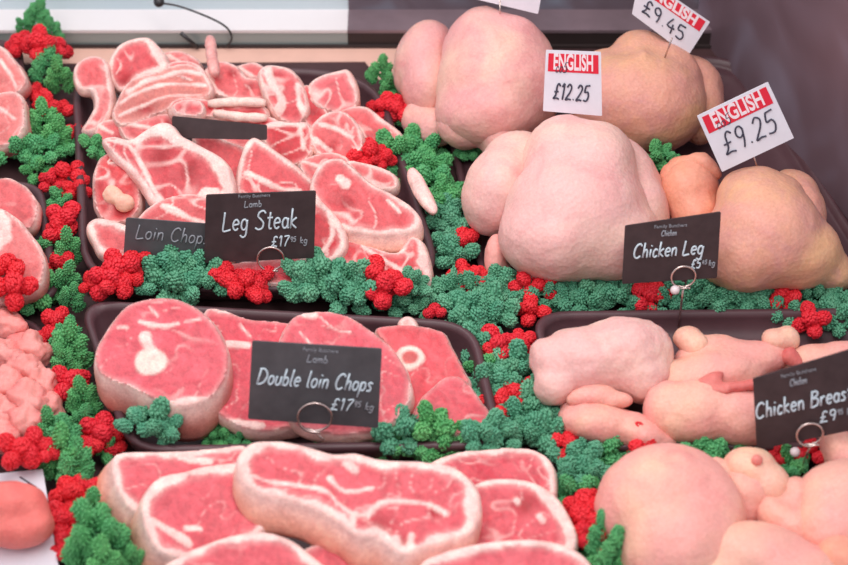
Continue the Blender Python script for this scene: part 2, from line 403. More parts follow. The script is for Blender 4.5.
def rotv(rx, ry, rz): return (Matrix.Rotation(math.radians(rz), 3, 'Z')@Matrix.Rotation(math.radians(ry), 3, 'Y')@Matrix.Rotation(math.radians(rx), 3, 'X'))
VIEWB = Matrix((RT, -FW, UP)).transposed()      # x right, y towards the lens, z up in the picture
def blob(name, ells, mat, parent, vox=.0035, smooth=6, lump=.0015, lsc=45, floor=.005, seed=0):
    """ells: (px, py, height of centre, a, b, c, roll) radii in mm; a across, c along the long axis after roll (deg, clockwise in the picture), b in depth"""
    bm = bmesh.new()
    for e in ells:
        px, py, z, a, b, c = e[:6]; roll = e[6] if len(e) > 6 else 0
        ctr = P(px, py, z); R = VIEWB@Matrix.Rotation(math.radians(roll), 3, 'Y')
        M = Matrix.Translation(ctr)@(R@Matrix.Diagonal((a/1000., b/1000., c/1000.))).to_4x4()
        bmesh.ops.create_icosphere(bm, subdivisions=4, radius=1, matrix=M)
    me = bpy.data.meshes.new('tmp'); bm.to_mesh(me); bm.free()
    o = bpy.data.objects.new('tmp', me); COL.objects.link(o)
    m = o.modifiers.new('r', 'REMESH'); m.mode = 'VOXEL'; m.voxel_size = vox; m.adaptivity = 0
    s = o.modifiers.new('s', 'SMOOTH'); s.factor = .6; s.iterations = smooth
    dg = bpy.context.evaluated_depsgraph_get(); ev = o.evaluated_get(dg); m2 = bpy.data.meshes.new_from_object(ev)
    bpy.data.objects.remove(o); bpy.data.meshes.remove(me)
    V = []; off = Vector((seed*3.1, seed*1.7, 0))
    for v in m2.vertices:
        p = v.co.copy(); p += v.normal*(noise.noise(p*lsc+off)*lump+noise.noise(p*lsc*2.7+off)*lump*.4); p.z = max(p.z, floor); V.append(p)
    Fc = [tuple(p.vertices) for p in m2.polygons]; bpy.data.meshes.remove(m2)
    return mk(name, V, Fc, mat, parent)
G1 = 'lamb rib chops at the back of the long tray'; G2 = 'lamb leg steaks behind the Leg Steak card'
PINKL = lin(222, 100, 104); HOT = lin(208, 56, 66)
# --- rear heap of rib chops
steak('lamb_chop', [(74, 66), (82, 58), (95, 55), (106, 60), (110, 76), (113, 95), (111, 112), (103, 126), (90, 134), (81, 131), (88, 118), (94, 104), (91, 92), (80, 90), (74, 80)], .030, 'curved rib chop with round red eye, leftmost of the heap', 'chop', G1, 28, rim=4.5, th=.02, lean=PINKL, wide=((92, 68, 13, 2.5), (100, 110, 14, 5)))
steak('lamb_chop', [(110, 56), (118, 45), (132, 38), (148, 37), (160, 48), (168, 62), (172, 72), (160, 76), (140, 80), (128, 90), (118, 91), (110, 80), (108, 66)], .043, 'round-eyed rib chop crowning the heap near the steel kerb', 'chop', G1, 38, rim=5, th=.018, lean=LEAN, wide=((160, 60, 22, 11), (130, 60, 14, 2)), dark=((124, 82, 7),))
r_ = steak('rack_of_ribs', [(114, 106), (124, 86), (136, 77), (152, 72), (172, 64), (192, 64), (206, 74), (213, 90), (204, 99), (184, 101), (168, 111), (152, 116), (138, 123), (120, 126), (112, 116)], .040, 'striped rack of ribs curving below the topmost chop', 'meat', G1, 30, rim=3, th=.022, lean=lin(214, 130, 122), seams=(([(120, 104), (140, 92), (170, 84), (205, 86)], 1.6), ([(120, 116), (145, 104), (170, 96), (200, 95)], 1.4), ([(128, 92), (150, 80), (180, 72), (200, 74)], 2.4)), dark=((145, 108, 8),))
steak('lamb_chop', [(168, 62), (185, 60), (200, 66), (208, 78), (200, 84), (184, 80), (170, 74)], .064, 'narrow rib chop with a red wedge lying over the rack', 'chop', G1, 25, rim=3, th=.01, lean=HOT)
r_ = steak('lamb_chop', [(202, 74), (212, 62), (224, 60), (238, 66), (246, 76), (260, 79), (267, 90), (265, 101), (240, 101), (222, 98), (208, 90)], .044, 'rib chop whose bare bone stands upright against the kerb', 'chop', G1, 30, rim=3, th=.018, lean=PINKL, seams=(([(206, 72), (214, 88), (226, 98)], 3.2),), dark=((232, 73, 5), (250, 86, 5)))
rib(r_, [(215, 74, .070), (212, 58, .066), (210, 38, .062)], .0062, col=lin(228, 150, 146))
r_ = steak('lamb_chop', [(172, 100), (186, 96), (205, 98), (226, 104), (262, 104), (268, 116), (256, 124), (232, 122), (206, 118), (176, 116), (168, 108)], .046, 'rib chop with two parallel white bones above the blank card', 'chop', G1, 25, rim=3.4, th=.018, lean=HOT)
rib(r_, [(208, 104, .0585), (235, 102, .0595), (266, 103, .0585)], .0052); rib(r_, [(214, 113, .054), (240, 117, .0535), (267, 118, .053)], .0052)
steak('lamb_chop', [(172, 104), (184, 99), (200, 101), (205, 109), (200, 116), (178, 116)], .066, 'small pink-eyed chop end at the left of the two bones', 'chop', G1, 22, rim=3, th=.010, lean=LEAN)
steak('lamb_chop', [(258, 74), (266, 65), (280, 65), (293, 70), (302, 82), (308, 100), (308, 114), (298, 124), (284, 122), (272, 112), (264, 95)], .042, 'upright rib chop with a thick white bone seam down its middle', 'chop', G1, 34, rim=3.2, th=.02, lean=LEAN, seams=(([(268, 70), (273, 85), (282, 100), (278, 112)], 4.2), ([(298, 84), (299, 100), (304, 116)], 2.6)))
steak('lamb_chop', [(300, 90), (308, 84), (318, 96), (328, 112), (330, 126), (318, 132), (304, 122)], .036, 'shadowed chop squeezed beside the large round eye', 'chop', G1, 30, rim=3, th=.018, lean=HOT, dark=((312, 112, 8),))
steak('lamb_chop', [(309, 84), (320, 75), (338, 70), (348, 69), (356, 82), (358, 102), (350, 112), (334, 113), (318, 108), (309, 98)], .046, 'large smooth round-eyed chop in the back right corner', 'chop', G1, 36, rim=2.2, th=.022, lean=lin(226, 104, 112), wide=((352, 78, 16, 8), (320, 106, 12, 4)))
steak('lamb_chop', [(338, 112), (352, 105), (368, 106), (384, 118), (402, 133), (401, 144), (388, 144), (372, 146), (358, 144), (346, 130)], .034, 'pointed chop nearest the red flower beside the big chicken', 'chop', G1, 28, rim=3, th=.02, lean=PINKL, wide=((384, 118, 16, 7), (398, 138, 10, 8)), seams=(([(345, 114), (360, 130), (366, 142)], 2),))
steak('lamb_chop', [(310, 128), (322, 114), (340, 110), (355, 120), (364, 138), (360, 154), (344, 164), (322, 158), (311, 144)], .042, 'marbled chop in front of the round-eyed one', 'chop', G1, 30, rim=3.4, th=.02, lean=PINKL, seams=(([(320, 124), (335, 128), (352, 138)], 2), ([(316, 140), (330, 150)], 3)), dark=((332, 146, 5),))
steak('lamb_chop', [(262, 126), (276, 120), (294, 122), (308, 122), (314, 138), (310, 158), (294, 166), (272, 156), (262, 140)], .040, 'red chop under a bone edge right of the blank card', 'chop', G1, 30, rim=3, th=.02, lean=HOT, seams=(([(266, 126), (285, 124), (304, 126)], 2.4), ([(300, 126), (304, 150)], 2)))
FIL = [([(118, 122), (140, 118), (165, 112), (178, 122), (172, 138), (150, 142), (126, 140)], .030, 'red chop showing in the dark gap below the striped rack'),
       ([(96, 124), (112, 118), (124, 124), (128, 138), (112, 146), (96, 142)], .026, 'fatty chop beside the small parsley tuft on the left rim'),
       ([(160, 52), (180, 50), (200, 60), (196, 72), (176, 70), (164, 62)], .040, 'red strip of chop against the kerb behind the topmost chop'),
       ([(290, 100), (320, 96), (340, 106), (330, 130), (300, 130)], .030, 'chop buried below the round-eyed chop'),
       ([(214, 122), (246, 116), (276, 118), (280, 146), (246, 150), (220, 140)], .032, 'chop wedged under the end of the blank black card'),
       ([(300, 160), (330, 152), (350, 160), (346, 182), (318, 186), (304, 176)], .036, 'fatty chop where the heap meets the oval steak'),
       ([(236, 66), (256, 62), (270, 74), (266, 90), (246, 90), (236, 78)], .032, 'pale chop behind the upright bone seam')]
for o_, z_, l_ in FIL: steak('lamb_chop', o_, z_, l_, 'chop', G1, 28, rim=3.2, th=.018, lean=PINKL, seams=(([o_[0], (sum(p[0] for p in o_)/len(o_), sum(p[1] for p in o_)/len(o_))], 2),), dark=((o_[3][0]-8, o_[3][1], 6),))
# --- leg steaks
steak('lamb_leg_steak', [(192, 136), (203, 130), (222, 138), (244, 147), (250, 162), (246, 184), (232, 192), (214, 184), (200, 162)], .036, 'leg steak half hidden between the two largest steaks', 'steak', G2, 30, rim=2.6, th=.018, lean=lin(224, 92, 98), wide=((203, 132, 9, 5),))
steak('lamb_leg_steak', [(242, 152), (250, 139), (258, 138), (276, 150), (300, 169), (318, 187), (324, 202), (306, 214), (262, 214), (238, 204), (236, 178)], .040, 'leg steak standing behind the Leg Steak card, straight fat edge', 'steak', G2, 32, rim=5, th=.018, lean=lin(222, 88, 96), seams=(([(247, 174), (258, 178), (278, 188), (300, 192)], 3),), wide=((250, 145, 10, 6),))
steak('lamb_leg_steak', [(346, 161), (365, 162), (385, 168), (397, 176), (398, 188), (386, 192), (370, 188), (352, 174)], .045, 'fatty flap tucked behind the big oval leg steak', 'steak', G2, 25, rim=5.5, th=.016, lean=PINKL)
steak('lamb_leg_steak', [(346, 240), (366, 244), (396, 252), (410, 236), (424, 242), (431, 264), (430, 284), (416, 292), (395, 288), (370, 278), (350, 266), (338, 262)], .028, 'leg steak lying under the oval one, fat band at its right', 'steak', G2, 22, rim=2.6, th=.02, lean=lin(218, 74, 82), seams=(([(362, 246), (380, 258), (402, 272)], 1.8),), wide=((426, 262, 18, 15),))
steak('lamb_leg_steak', [(225, 264), (262, 258), (300, 256), (342, 262), (372, 270), (400, 278), (370, 284), (300, 284), (236, 282)], .036, 'bottom leg steak peeping out over the parsley in front', 'steak', G2, 15, rim=2.6, th=.014, lean=lin(206, 62, 74))
steak('lamb_leg_steak', [(122, 256), (128, 232), (146, 208), (170, 196), (196, 194), (222, 206), (232, 230), (232, 256), (200, 268), (150, 266)], .038, 'leg steak behind the Loin Chops card', 'steak', G2, 24, rim=3, th=.02, lean=PINKL, seams=(([(163, 206), (180, 214), (202, 224)], 3),), )
steak('lamb_leg_steak', [(86, 227), (94, 217), (110, 219), (128, 225), (146, 232), (140, 256), (118, 262), (100, 256), (92, 242)], .040, 'small leg steak with a curled fat rim left of the Loin Chops card', 'steak', G2, 30, rim=7, th=.02, lean=PINKL)
steak('lamb_neck_piece', [(98, 158), (108, 150), (122, 152), (134, 166), (140, 188), (138, 210), (124, 222), (106, 222), (94, 206), (93, 180)], .046, 'knobbly neck piece with two white bone ends, left of the big steak', 'meat', G2, 30, rim=2.5, th=.026, lean=lin(216, 84, 88), bones=((112, 160, 5, 4),), wob=.006, marb=.09, dark=((120, 210, 8),))
NP = [o for o in COL.objects if o.name == 'lamb_neck_piece'][0]
blob('bone_knob', [(119, 172, .062, 12, 9, 10, 20), (124, 182, .06, 8, 8, 9, 0)], S_KNOB, NP, vox=.002, smooth=4, lump=.003)
blob('bone_knob', [(112, 196, .060, 11, 9, 10, -20), (124, 202, .058, 11, 9, 9, 0)], S_KNOB, NP, vox=.002, smooth=4, lump=.004, seed=3)
steak('lamb_leg_steak', [(102, 141), (112, 136), (130, 139), (146, 129), (160, 122), (172, 124), (182, 136), (202, 146), (222, 158), (232, 175), (234, 196), (212, 203), (192, 208), (170, 212), (152, 204), (136, 180), (116, 160)], .056, 'biggest leg steak, thick white fat over a dark oval centre', 'steak', G2, 32, rim=6, th=.022, lean=lin(214, 84, 92), wide=((168, 134, 24, 17), (222, 172, 24, 17), (112, 140, 12, 4)), seams=(([(106, 140), (128, 146), (140, 162), (150, 182), (162, 204)], 2.2), ([(192, 206), (205, 192), (216, 190)], 4)), dark=((160, 158, 14), (190, 172, 12)), side=FAT)
steak('lamb_leg_steak', [(302, 206), (316, 198), (330, 208), (342, 224), (347, 240), (343, 254), (332, 263), (314, 266), (298, 258)], .044, 'curl of white fat beside the right edge of the Leg Steak card', 'steak', G2, 30, rim=8, th=.018, lean=HOT, seams=(([(330, 214), (332, 236), (318, 258)], 2.5),))
steak('lamb_leg_steak', [(314, 172), (324, 160), (340, 158), (352, 166), (372, 182), (396, 195), (412, 206), (422, 220), (418, 230), (402, 236), (374, 237), (350, 234), (334, 226), (320, 210), (310, 190)], .052, 'oval leg steak with a bold fat rim, right of the Leg Steak card', 'steak', G2, 32, rim=4.5, th=.026, lean=lin(224, 96, 102), wide=((375, 234, 30, 8), (414, 222, 12, 9), (330, 220, 12, 9)), seams=(([(340, 178), (346, 184)], 4), ([(388, 200), (400, 212)], 1.5)), dark=((347, 202, 9),), bones=(), shift=(0, -18), side=lin(246, 196, 180))
steak('lamb_trimming', [(409, 172), (413, 167), (421, 176), (430, 192), (437, 206), (433, 212), (424, 204), (414, 190)], .046, 'thin strip of fat hanging over the right rim of the long tray', 'meat', G2, 20, rim=6, th=.006, lean=FAT)

# --- double loin chops
G3 = 'double loin chops in the middle tray'; TL = lin(226, 92, 106)
steak('double_loin_chop', [(205, 310), (225, 310), (245, 316), (276, 320), (300, 326), (318, 345), (318, 396), (304, 424), (262, 430), (232, 424), (206, 400), (196, 350)], .036, 'double loin chop directly left of the Double loin Chops card, partly covered', 'chop', G3, 18, rim=1.6, th=.024, lean=lin(222, 82, 98), seams=(([(240, 324), (250, 336)], .8), ([(228, 345), (248, 345)], 3.4), ([(228, 422), (262, 424)], 3)), wide=((218, 312, 10, 5),))
steak('double_loin_chop', [(375, 330), (392, 324), (420, 324), (444, 330), (452, 345), (464, 368), (470, 385), (452, 400), (420, 420), (402, 400), (392, 355)], .030, 'double loin chop with a round bone ring, near the tray corner', 'chop', G3, 18, rim=1.0, th=.02, lean=lin(226, 88, 98), bones=((410, 357, 13, 12),), seams=(([(447, 332), (452, 345)], 1.5),))
steak('double_loin_chop', [(432, 386), (448, 374), (464, 378), (480, 398), (490, 412), (482, 428), (460, 436), (424, 436), (410, 424), (418, 402)], .034, 'small double loin chop piece at the front right of the middle tray', 'chop', G3, 18, rim=1.2, th=.02, lean=lin(222, 94, 106))
steak('double_loin_chop', [(302, 313), (330, 311), (350, 316), (374, 331), (394, 350), (408, 372), (413, 394), (404, 412), (386, 428), (340, 434), (296, 424), (280, 390), (278, 345), (288, 322)], .044, 'double loin chop right behind the Double loin Chops card', 'chop', G3, 18, rim=1.2, th=.022, lean=lin(228, 96, 110), seams=(([(320, 318), (336, 330), (350, 332)], .5), ([(300, 332), (312, 345)], .8), ([(302, 314), (314, 316)], 3)), wide=((408, 395, 14, 3.5),))
steak('double_loin_chop', [(128, 305), (150, 298), (176, 299), (200, 310), (219, 329), (229, 354), (226, 378), (214, 396), (198, 406), (176, 408), (150, 398), (126, 386), (104, 378), (95, 364), (97, 345), (110, 324)], .058, 'thick round double loin chop, leftmost, face fully visible', 'chop', G3, 26, rim=1.4, th=.045, shift=(0, -26), lean=lin(228, 98, 112), wide=((130, 390, 16, 4), (190, 404, 16, 8)), bones=((151, 362, 14, 13, 1),), seams=(([(146, 338), (150, 352)], 6), ([(140, 322), (160, 326), (178, 324)], 2.2), ([(118, 328), (128, 328)], 1), ([(150, 308), (158, 316)], 1), ([(186, 322), (200, 320)], 1)), side=lin(206, 128, 118), step=.0022)
steak('fat_trimming', [(399, 322), (406, 316), (414, 319), (418, 330), (412, 336), (402, 332)], .046, 'small white fat knob at the back of the middle tray', 'meat', G3, 30, rim=5, th=.010, lean=FAT, step=.0018)

# --- loin chops in front
G4 = 'thick-fatted loin chops in front'; T4 = lin(222, 96, 108)
steak('loin_chop', [(112, 458), (126, 451), (170, 450), (216, 447), (244, 444), (252, 462), (240, 480), (205, 490), (168, 500), (140, 516), (122, 502), (112, 480)], .046, 'rearmost loin chop on the left, orange-pink rind facing left', 'chop', G4, 16, tx=0, rim=7, th=.036, lean=T4, shift=(-24, -14), side=lin(250, 164, 138), seams=(([(170, 450), (185, 458), (210, 462)], 3),))
steak('loin_chop', [(424, 466), (444, 455), (476, 449), (512, 447), (538, 451), (553, 464), (557, 484), (552, 500), (520, 504), (470, 500), (430, 486)], .030, 'rearmost loin chop at the right of the front tray', 'chop', G4, 16, rim=6.5, th=.028, lean=lin(216, 84, 98))
steak('loin_chop', [(140, 512), (146, 490), (160, 476), (186, 469), (220, 462), (250, 462), (276, 480), (276, 512), (250, 545), (214, 560), (178, 560), (152, 546)], .042, 'loin chop with pale rim lying under the big one at left', 'chop', G4, 22, rim=9, th=.040, lean=T4, shift=(-16, -18), side=lin(250, 174, 150), seams=(([(152, 520), (172, 532), (190, 545)], 3), ([(186, 528), (200, 530)], 2)))
steak('loin_chop', [(466, 490), (484, 480), (508, 477), (534, 482), (556, 496), (570, 516), (578, 540), (568, 556), (530, 566), (490, 560), (466, 540), (458, 510)], .038, 'loin chop with a broad fat edge, right of the big one', 'chop', G4, 20, rim=5.5, th=.03, lean=T4, wide=((568, 512, 26, 16), (560, 545, 20, 12)), dark=((525, 505, 10),), seams=(([(516, 500), (518, 502)], 2), ([(540, 516), (543, 520)], 3)))
steak('loin_chop', [(300, 552), (330, 540), (370, 548), (400, 552), (440, 556), (460, 580), (450, 606), (330, 606), (300, 590)], .030, 'pink loin chop glimpsed between the two nearest chops', 'chop', G4, 18, rim=3, th=.022, lean=T4)
steak('loin_chop', [(236, 462), (248, 444), (272, 440), (300, 443), (330, 452), (356, 452), (380, 458), (424, 461), (452, 466), (472, 480), (481, 498), (480, 518), (470, 534), (448, 544), (424, 550), (404, 556), (388, 548), (376, 540), (356, 537), (338, 524), (316, 512), (288, 503), (262, 497), (244, 484)], .064, 'largest loin chop, bone seam branching across its face', 'chop', G4, 20, rim=8.5, th=.036, lean=lin(224, 94, 106), shift=(-4, -24), side=lin(250, 180, 160), wide=((250, 450, 16, 11), (470, 510, 18, 12)),
      seams=(([(252, 476), (270, 482), (300, 487), (326, 491), (338, 503), (350, 513), (368, 516)], 1.7), ([(330, 478), (342, 490), (356, 491), (372, 488)], 1.9), ([(368, 516), (380, 504), (400, 502), (430, 505), (446, 514)], 1.8), ([(345, 462), (356, 470)], 3), ([(354, 516), (352, 528)], 3.5), ([(396, 540), (398, 552)], 3), ([(412, 536), (410, 548)], 3)), dark=((378, 530, 12), (404, 544, 6), (436, 512, 6)), step=.0024)
steak('loin_chop', [(160, 572), (180, 555), (206, 543), (236, 534), (262, 531), (288, 538), (308, 552), (334, 576), (340, 606), (240, 622), (166, 612)], .062, 'nearest loin chop at the bottom, left of centre', 'chop', G4, 22, rim=7, th=.03, lean=T4, wide=((255, 538, 10, 8),), step=.0024)
steak('loin_chop', [(418, 568), (440, 552), (476, 543), (512, 539), (548, 540), (576, 550), (594, 570), (596, 604), (500, 622), (424, 612)], .058, 'nearest loin chop at the bottom, right of centre', 'chop', G4, 22, rim=6.5, th=.03, lean=T4, wide=((460, 552, 12, 9),), step=.0024)

# --- joints at the left edge
G5 = 'pink pork joints in the upper left trays'; PK = lin(230, 132, 130)
steak('pork_joint', [(-40, 60), (-20, 46), (0, 44), (14, 58), (25, 74), (26, 84), (14, 96), (-8, 100), (-36, 92)], .040, 'upper pink joint behind the tall red flower cluster', 'meat', G5, 30, rim=3, th=.03, lean=PK, side=PK, seams=(([(0, 60), (10, 74), (16, 88)], 1.5),), wob=.004)
steak('pork_joint', [(-40, 100), (-10, 92), (8, 90), (22, 96), (25, 112), (24, 130), (8, 146), (-40, 142)], .042, 'pink joint just above the leftmost parsley sprigs', 'meat', G5, 26, rim=3, th=.03, lean=PK, side=PK, seams=(([(0, 108), (14, 118)], 2),), wob=.004)
G6 = 'pink pork joints in the middle left tray'
steak('pork_joint', [(-40, 186), (-10, 178), (10, 177), (28, 188), (38, 204), (35, 224), (16, 232), (-30, 236)], .030, 'rear pink joint in the middle left tray', 'meat', G6, 25, rim=2, th=.024, lean=lin(226, 108, 112), side=PK, wob=.004)
steak('pork_joint', [(-40, 222), (-6, 208), (12, 214), (28, 230), (42, 252), (44, 272), (30, 292), (-30, 300)], .044, 'front joint with a pale fat face in the middle left tray', 'meat', G6, 28, rim=2, th=.03, lean=lin(228, 126, 126), side=PK, seams=(([(-4, 214), (2, 232), (-4, 244)], 8),), wob=.004)

# ------------------------------------------------------------------ blob bodies (chicken, diced meat)
def root_at(name, px, py, z, label, cat, group): return empty(name, P(px, py, z), label, cat, group)
GC = 'whole raw chickens'
# A: big pink chicken, back left
r_ = root_at('whole_chicken', 490, 128, .006, 'big pink whole chicken at the back left, under the cropped white ticket', 'chicken', GC)
blob('breast', [(500, 86, .075, 68, 66, 62), (480, 58, .09, 42, 56, 56, 8), (514, 64, .088, 44, 56, 56, -24), (502, 70, .108, 9, 26, 48, -14), (490, 112, .06, 60, 60, 40, 0)], S_PINK2, r_, vox=.004, smooth=26, seed=1)
blob('leg', [(424, 62, .055, 33, 44, 48, 16), (428, 84, .05, 30, 42, 40)], S_PINK2, r_, smooth=14, seed=2)
blob('wing', [(418, 118, .03, 18, 20, 24, 20), (436, 128, .03, 22, 22, 22, 60)], S_PINK2, r_, smooth=10, seed=3)
blob('thigh_fold', [(464, 122, .055, 30, 30, 30, 60), (500, 132, .055, 44, 30, 22, 86)], S_PINK2, r_, smooth=14, seed=4)
# C: yellowish chicken, back right
r_ = root_at('whole_chicken', 660, 150, .006, 'yellowish whole chicken at the back right, behind the two front birds', 'chicken', GC)
blob('breast', [(640, 104, .07, 72, 62, 56), (640, 66, .085, 36, 46, 40, 0), (606, 90, .07, 44, 52, 44, 24), (666, 84, .075, 40, 50, 46, -24), (646, 84, .098, 8, 30, 40, -6)], S_YEL, r_, vox=.004, smooth=24, seed=5)
blob('leg', [(694, 88, .06, 30, 40, 38, -30), (700, 108, .05, 26, 38, 40)], S_YEL, r_, smooth=12, seed=6)
# B: front centre
r_ = root_at('whole_chicken', 565, 270, .006, 'plump pale pink whole chicken in front, left of the Chicken Leg card', 'chicken', GC)
blob('breast', [(576, 216, .07, 72, 66, 66, 0), (566, 164, .092, 44, 56, 50, 0), (590, 176, .09, 46, 58, 56, 20), (556, 236, .06, 58, 60, 46, 0), (612, 238, .055, 50, 56, 44, 0), (586, 162, .112, 9, 22, 44, 14)], S_PINK, r_, vox=.004, smooth=26, seed=7)
blob('leg', [(498, 190, .062, 36, 46, 48, 20), (516, 164, .068, 34, 42, 36, 46)], S_PINK, r_, smooth=16, seed=8)
blob('leg', [(628, 180, .066, 32, 42, 48, -30), (644, 212, .055, 25, 38, 44, -8)], S_PINK, r_, smooth=16, seed=9)
blob('wing', [(495, 256, .032, 12, 14, 23, 4), (502, 270, .018, 10, 11, 11)], S_PIECE, r_, smooth=6, seed=10)
# D: front right
r_ = root_at('whole_chicken', 780, 278, .006, 'yellow-orange whole chicken in front on the right, under the £9.25 ticket', 'chicken', GC)
blob('breast', [(766, 234, .07, 56, 58, 54, 0), (756, 200, .085, 40, 50, 34, 0), (778, 206, .082, 30, 46, 34, -20), (800, 254, .05, 42, 50, 36, -24), (744, 250, .06, 40, 50, 44), (830, 270, .03, 22, 34, 26, -34), (716, 250, .05, 26, 34, 34)], S_YEL, r_, vox=.004, smooth=24, seed=11)
blob('leg', [(794, 192, .07, 27, 36, 22, 30), (806, 212, .062, 19, 34, 36, -12)], S_YEL, r_, smooth=12, seed=12)
blob('leg', [(688, 190, .062, 30, 34, 34, 20), (696, 214, .05, 26, 30, 26)], S_ORG, r_, smooth=10, seed=13)
blob('neck_skin', [(684, 166, .08, 15, 16, 11), (706, 166, .085, 19, 17, 11, 40), (672, 178, .072, 13, 14, 16)], S_ORG, r_, smooth=6, lump=.003, seed=14)
# pieces
GP = 'chicken legs and breasts in the middle right tray'
r_ = root_at('chicken_thigh', 600, 395, .006, 'large smooth pale chicken thigh, leftmost of its tray', 'chicken piece', GP)
blob('skin', [(622, 354, .055, 48, 42, 34, -10), (588, 362, .05, 46, 40, 32, 14), (560, 366, .05, 32, 30, 24, 40), (640, 374, .045, 28, 36, 28), (556, 384, .045, 20, 24, 22), (566, 346, .05, 20, 24, 16)], S_PINK, r_, smooth=12, lump=.003, seed=20)
blob('flesh_fold', [(590, 396, .048, 10, 12, 24, 80), (612, 400, .046, 8, 12, 22, 90)], S_PIECE, r_, seed=21)
r_ = root_at('chicken_breast', 610, 432, .006, 'chicken piece under the large pale thigh, beside the parsley', 'chicken piece', GP)
blob('skin', [(600, 424, .026, 40, 34, 20, 10), (640, 434, .024, 36, 30, 18, 22), (578, 412, .026, 16, 20, 16)], S_PIECE, r_, lump=.0025, seed=22)
r_ = root_at('chicken_drumstick', 720, 375, .006, 'chicken leg pointing its pale knuckle at the spike of the Chicken Leg card', 'chicken piece', GP)
blob('drumstick', [(704, 352, .045, 15, 20, 30, 72), (722, 358, .045, 18, 22, 30, 75), (745, 362, .045, 18, 26, 42, 80), (715, 376, .045, 24, 30, 46, 82), (672, 382, .04, 18, 22, 26, 50), (660, 398, .035, 13, 18, 18, 40)], S_PIECE, r_, smooth=6, lump=.002, seed=23)
blob('knuckle', [(688, 339, .055, 15, 16, 12, 0), (696, 346, .055, 12, 14, 14, 70)], S_KNOB, r_, seed=24)
blob('flesh', [(738, 387, .068, 6, 9, 32, 80), (708, 380, .067, 5, 8, 16, 66)], S_FLESH, r_, lump=.002, seed=25)
r_ = root_at('chicken_drumstick', 720, 425, .006, 'chicken thigh in front of the red-creased leg, over the parsley', 'chicken piece', GP)
blob('thigh', [(700, 412, .04, 30, 30, 48, 84), (740, 416, .04, 28, 30, 40, 94), (668, 408, .04, 24, 26, 26)], S_PIECE, r_, smooth=8, lump=.002, seed=26)
r_ = root_at('chicken_drumstick', 820, 375, .006, 'chicken leg behind the Chicken Breast card, blood-red at its knuckle', 'chicken piece', GP)
blob('drumstick', [(812, 360, .045, 15, 22, 30, 82), (850, 362, .045, 20, 26, 40, 94), (840, 380, .04, 24, 28, 40, 90)], S_PIECE, r_, seed=27)
blob('knuckle', [(776, 341, .058, 15, 16, 11, 30), (788, 338, .058, 13, 15, 11, 70)], S_KNOB, r_, seed=28)
blob('flesh', [(790, 356, .058, 10, 12, 10, 40), (796, 362, .055, 7, 10, 7)], S_FLESH, r_, lump=.003, seed=29)
GQ = 'chicken pieces in the lower right tray'
r_ = root_at('chicken_thigh', 665, 560, .006, 'largest rounded chicken thigh with a loose skin edge, lower right', 'chicken piece', GQ)
blob('skin', [(667, 506, .048, 62, 48, 54, 0), (680, 550, .04, 52, 46, 50, 0), (694, 520, .045, 46, 44, 46, 0)], S_PIECE, r_, smooth=10, lump=.0018, seed=30)
blob('skin_flap', [(718, 478, .05, 18, 20, 16, 40), (728, 498, .05, 16, 18, 18, 0), (724, 520, .052, 14, 16, 14, 0)], S_KNOB, r_, smooth=4, lump=.004, seed=31)
r_ = root_at('chicken_drumstick', 750, 510, .006, 'stubby chicken leg end with a dark pink spot on its knuckle', 'chicken piece', GQ)
blob('knuckle', [(752, 470, .055, 26, 26, 20, 20), (768, 484, .05, 20, 24, 20, 0)], S_KNOB, r_, seed=32)
blob('drumstick', [(744, 492, .045, 28, 26, 24, -10), (742, 510, .035, 20, 24, 18)], S_PIECE, r_, seed=33)
blob('marrow_spot', [(757, 460, .0795, 5, 4, 5)], S_FLESH, r_, vox=.0015, smooth=2, lump=.0004, seed=34)
r_ = root_at('chicken_thigh', 830, 530, .006, 'plump chicken piece cut off by the right edge, below the Chicken Breast card', 'chicken piece', GQ)
blob('skin', [(848, 500, .05, 46, 40, 36, 0), (838, 530, .045, 38, 36, 34), (870, 520, .045, 40, 40, 46)], S_PIECE, r_, smooth=8, seed=35)
r_ = root_at('chicken_wing', 785, 530, .006, 'wrinkled chicken wing joint between two rounded pieces', 'chicken piece', GQ)
blob('skin', [(792, 502, .045, 18, 20, 22, 30), (776, 518, .04, 22, 22, 16, 60), (798, 528, .04, 22, 22, 20)], S_PIECE, r_, smooth=4, lump=.004, seed=36)
r_ = root_at('chicken_breast', 775, 565, .006, 'broad chicken breast at the bottom edge', 'chicken piece', GQ)
blob('skin', [(762, 558, .045, 52, 38, 30, 12), (790, 580, .04, 50, 36, 32, 0), (730, 578, .035, 34, 34, 30)], S_PIECE, r_, smooth=9, seed=37)
r_ = root_at('chicken_wing', 840, 570, .006, 'orange-tinged chicken piece in the bottom right corner', 'chicken piece', GQ)
blob('skin', [(842, 562, .05, 26, 26, 22, 20)], S_ORG, r_, seed=38)
r_ = root_at('chicken_breast', 850, 460, .006, 'smooth chicken breast directly below the Chicken Breast card', 'chicken piece', GQ)
blob('skin', [(840, 456, .03, 34, 26, 16, 70), (865, 466, .03, 34, 28, 24)], S_PIECE, r_, seed=39)
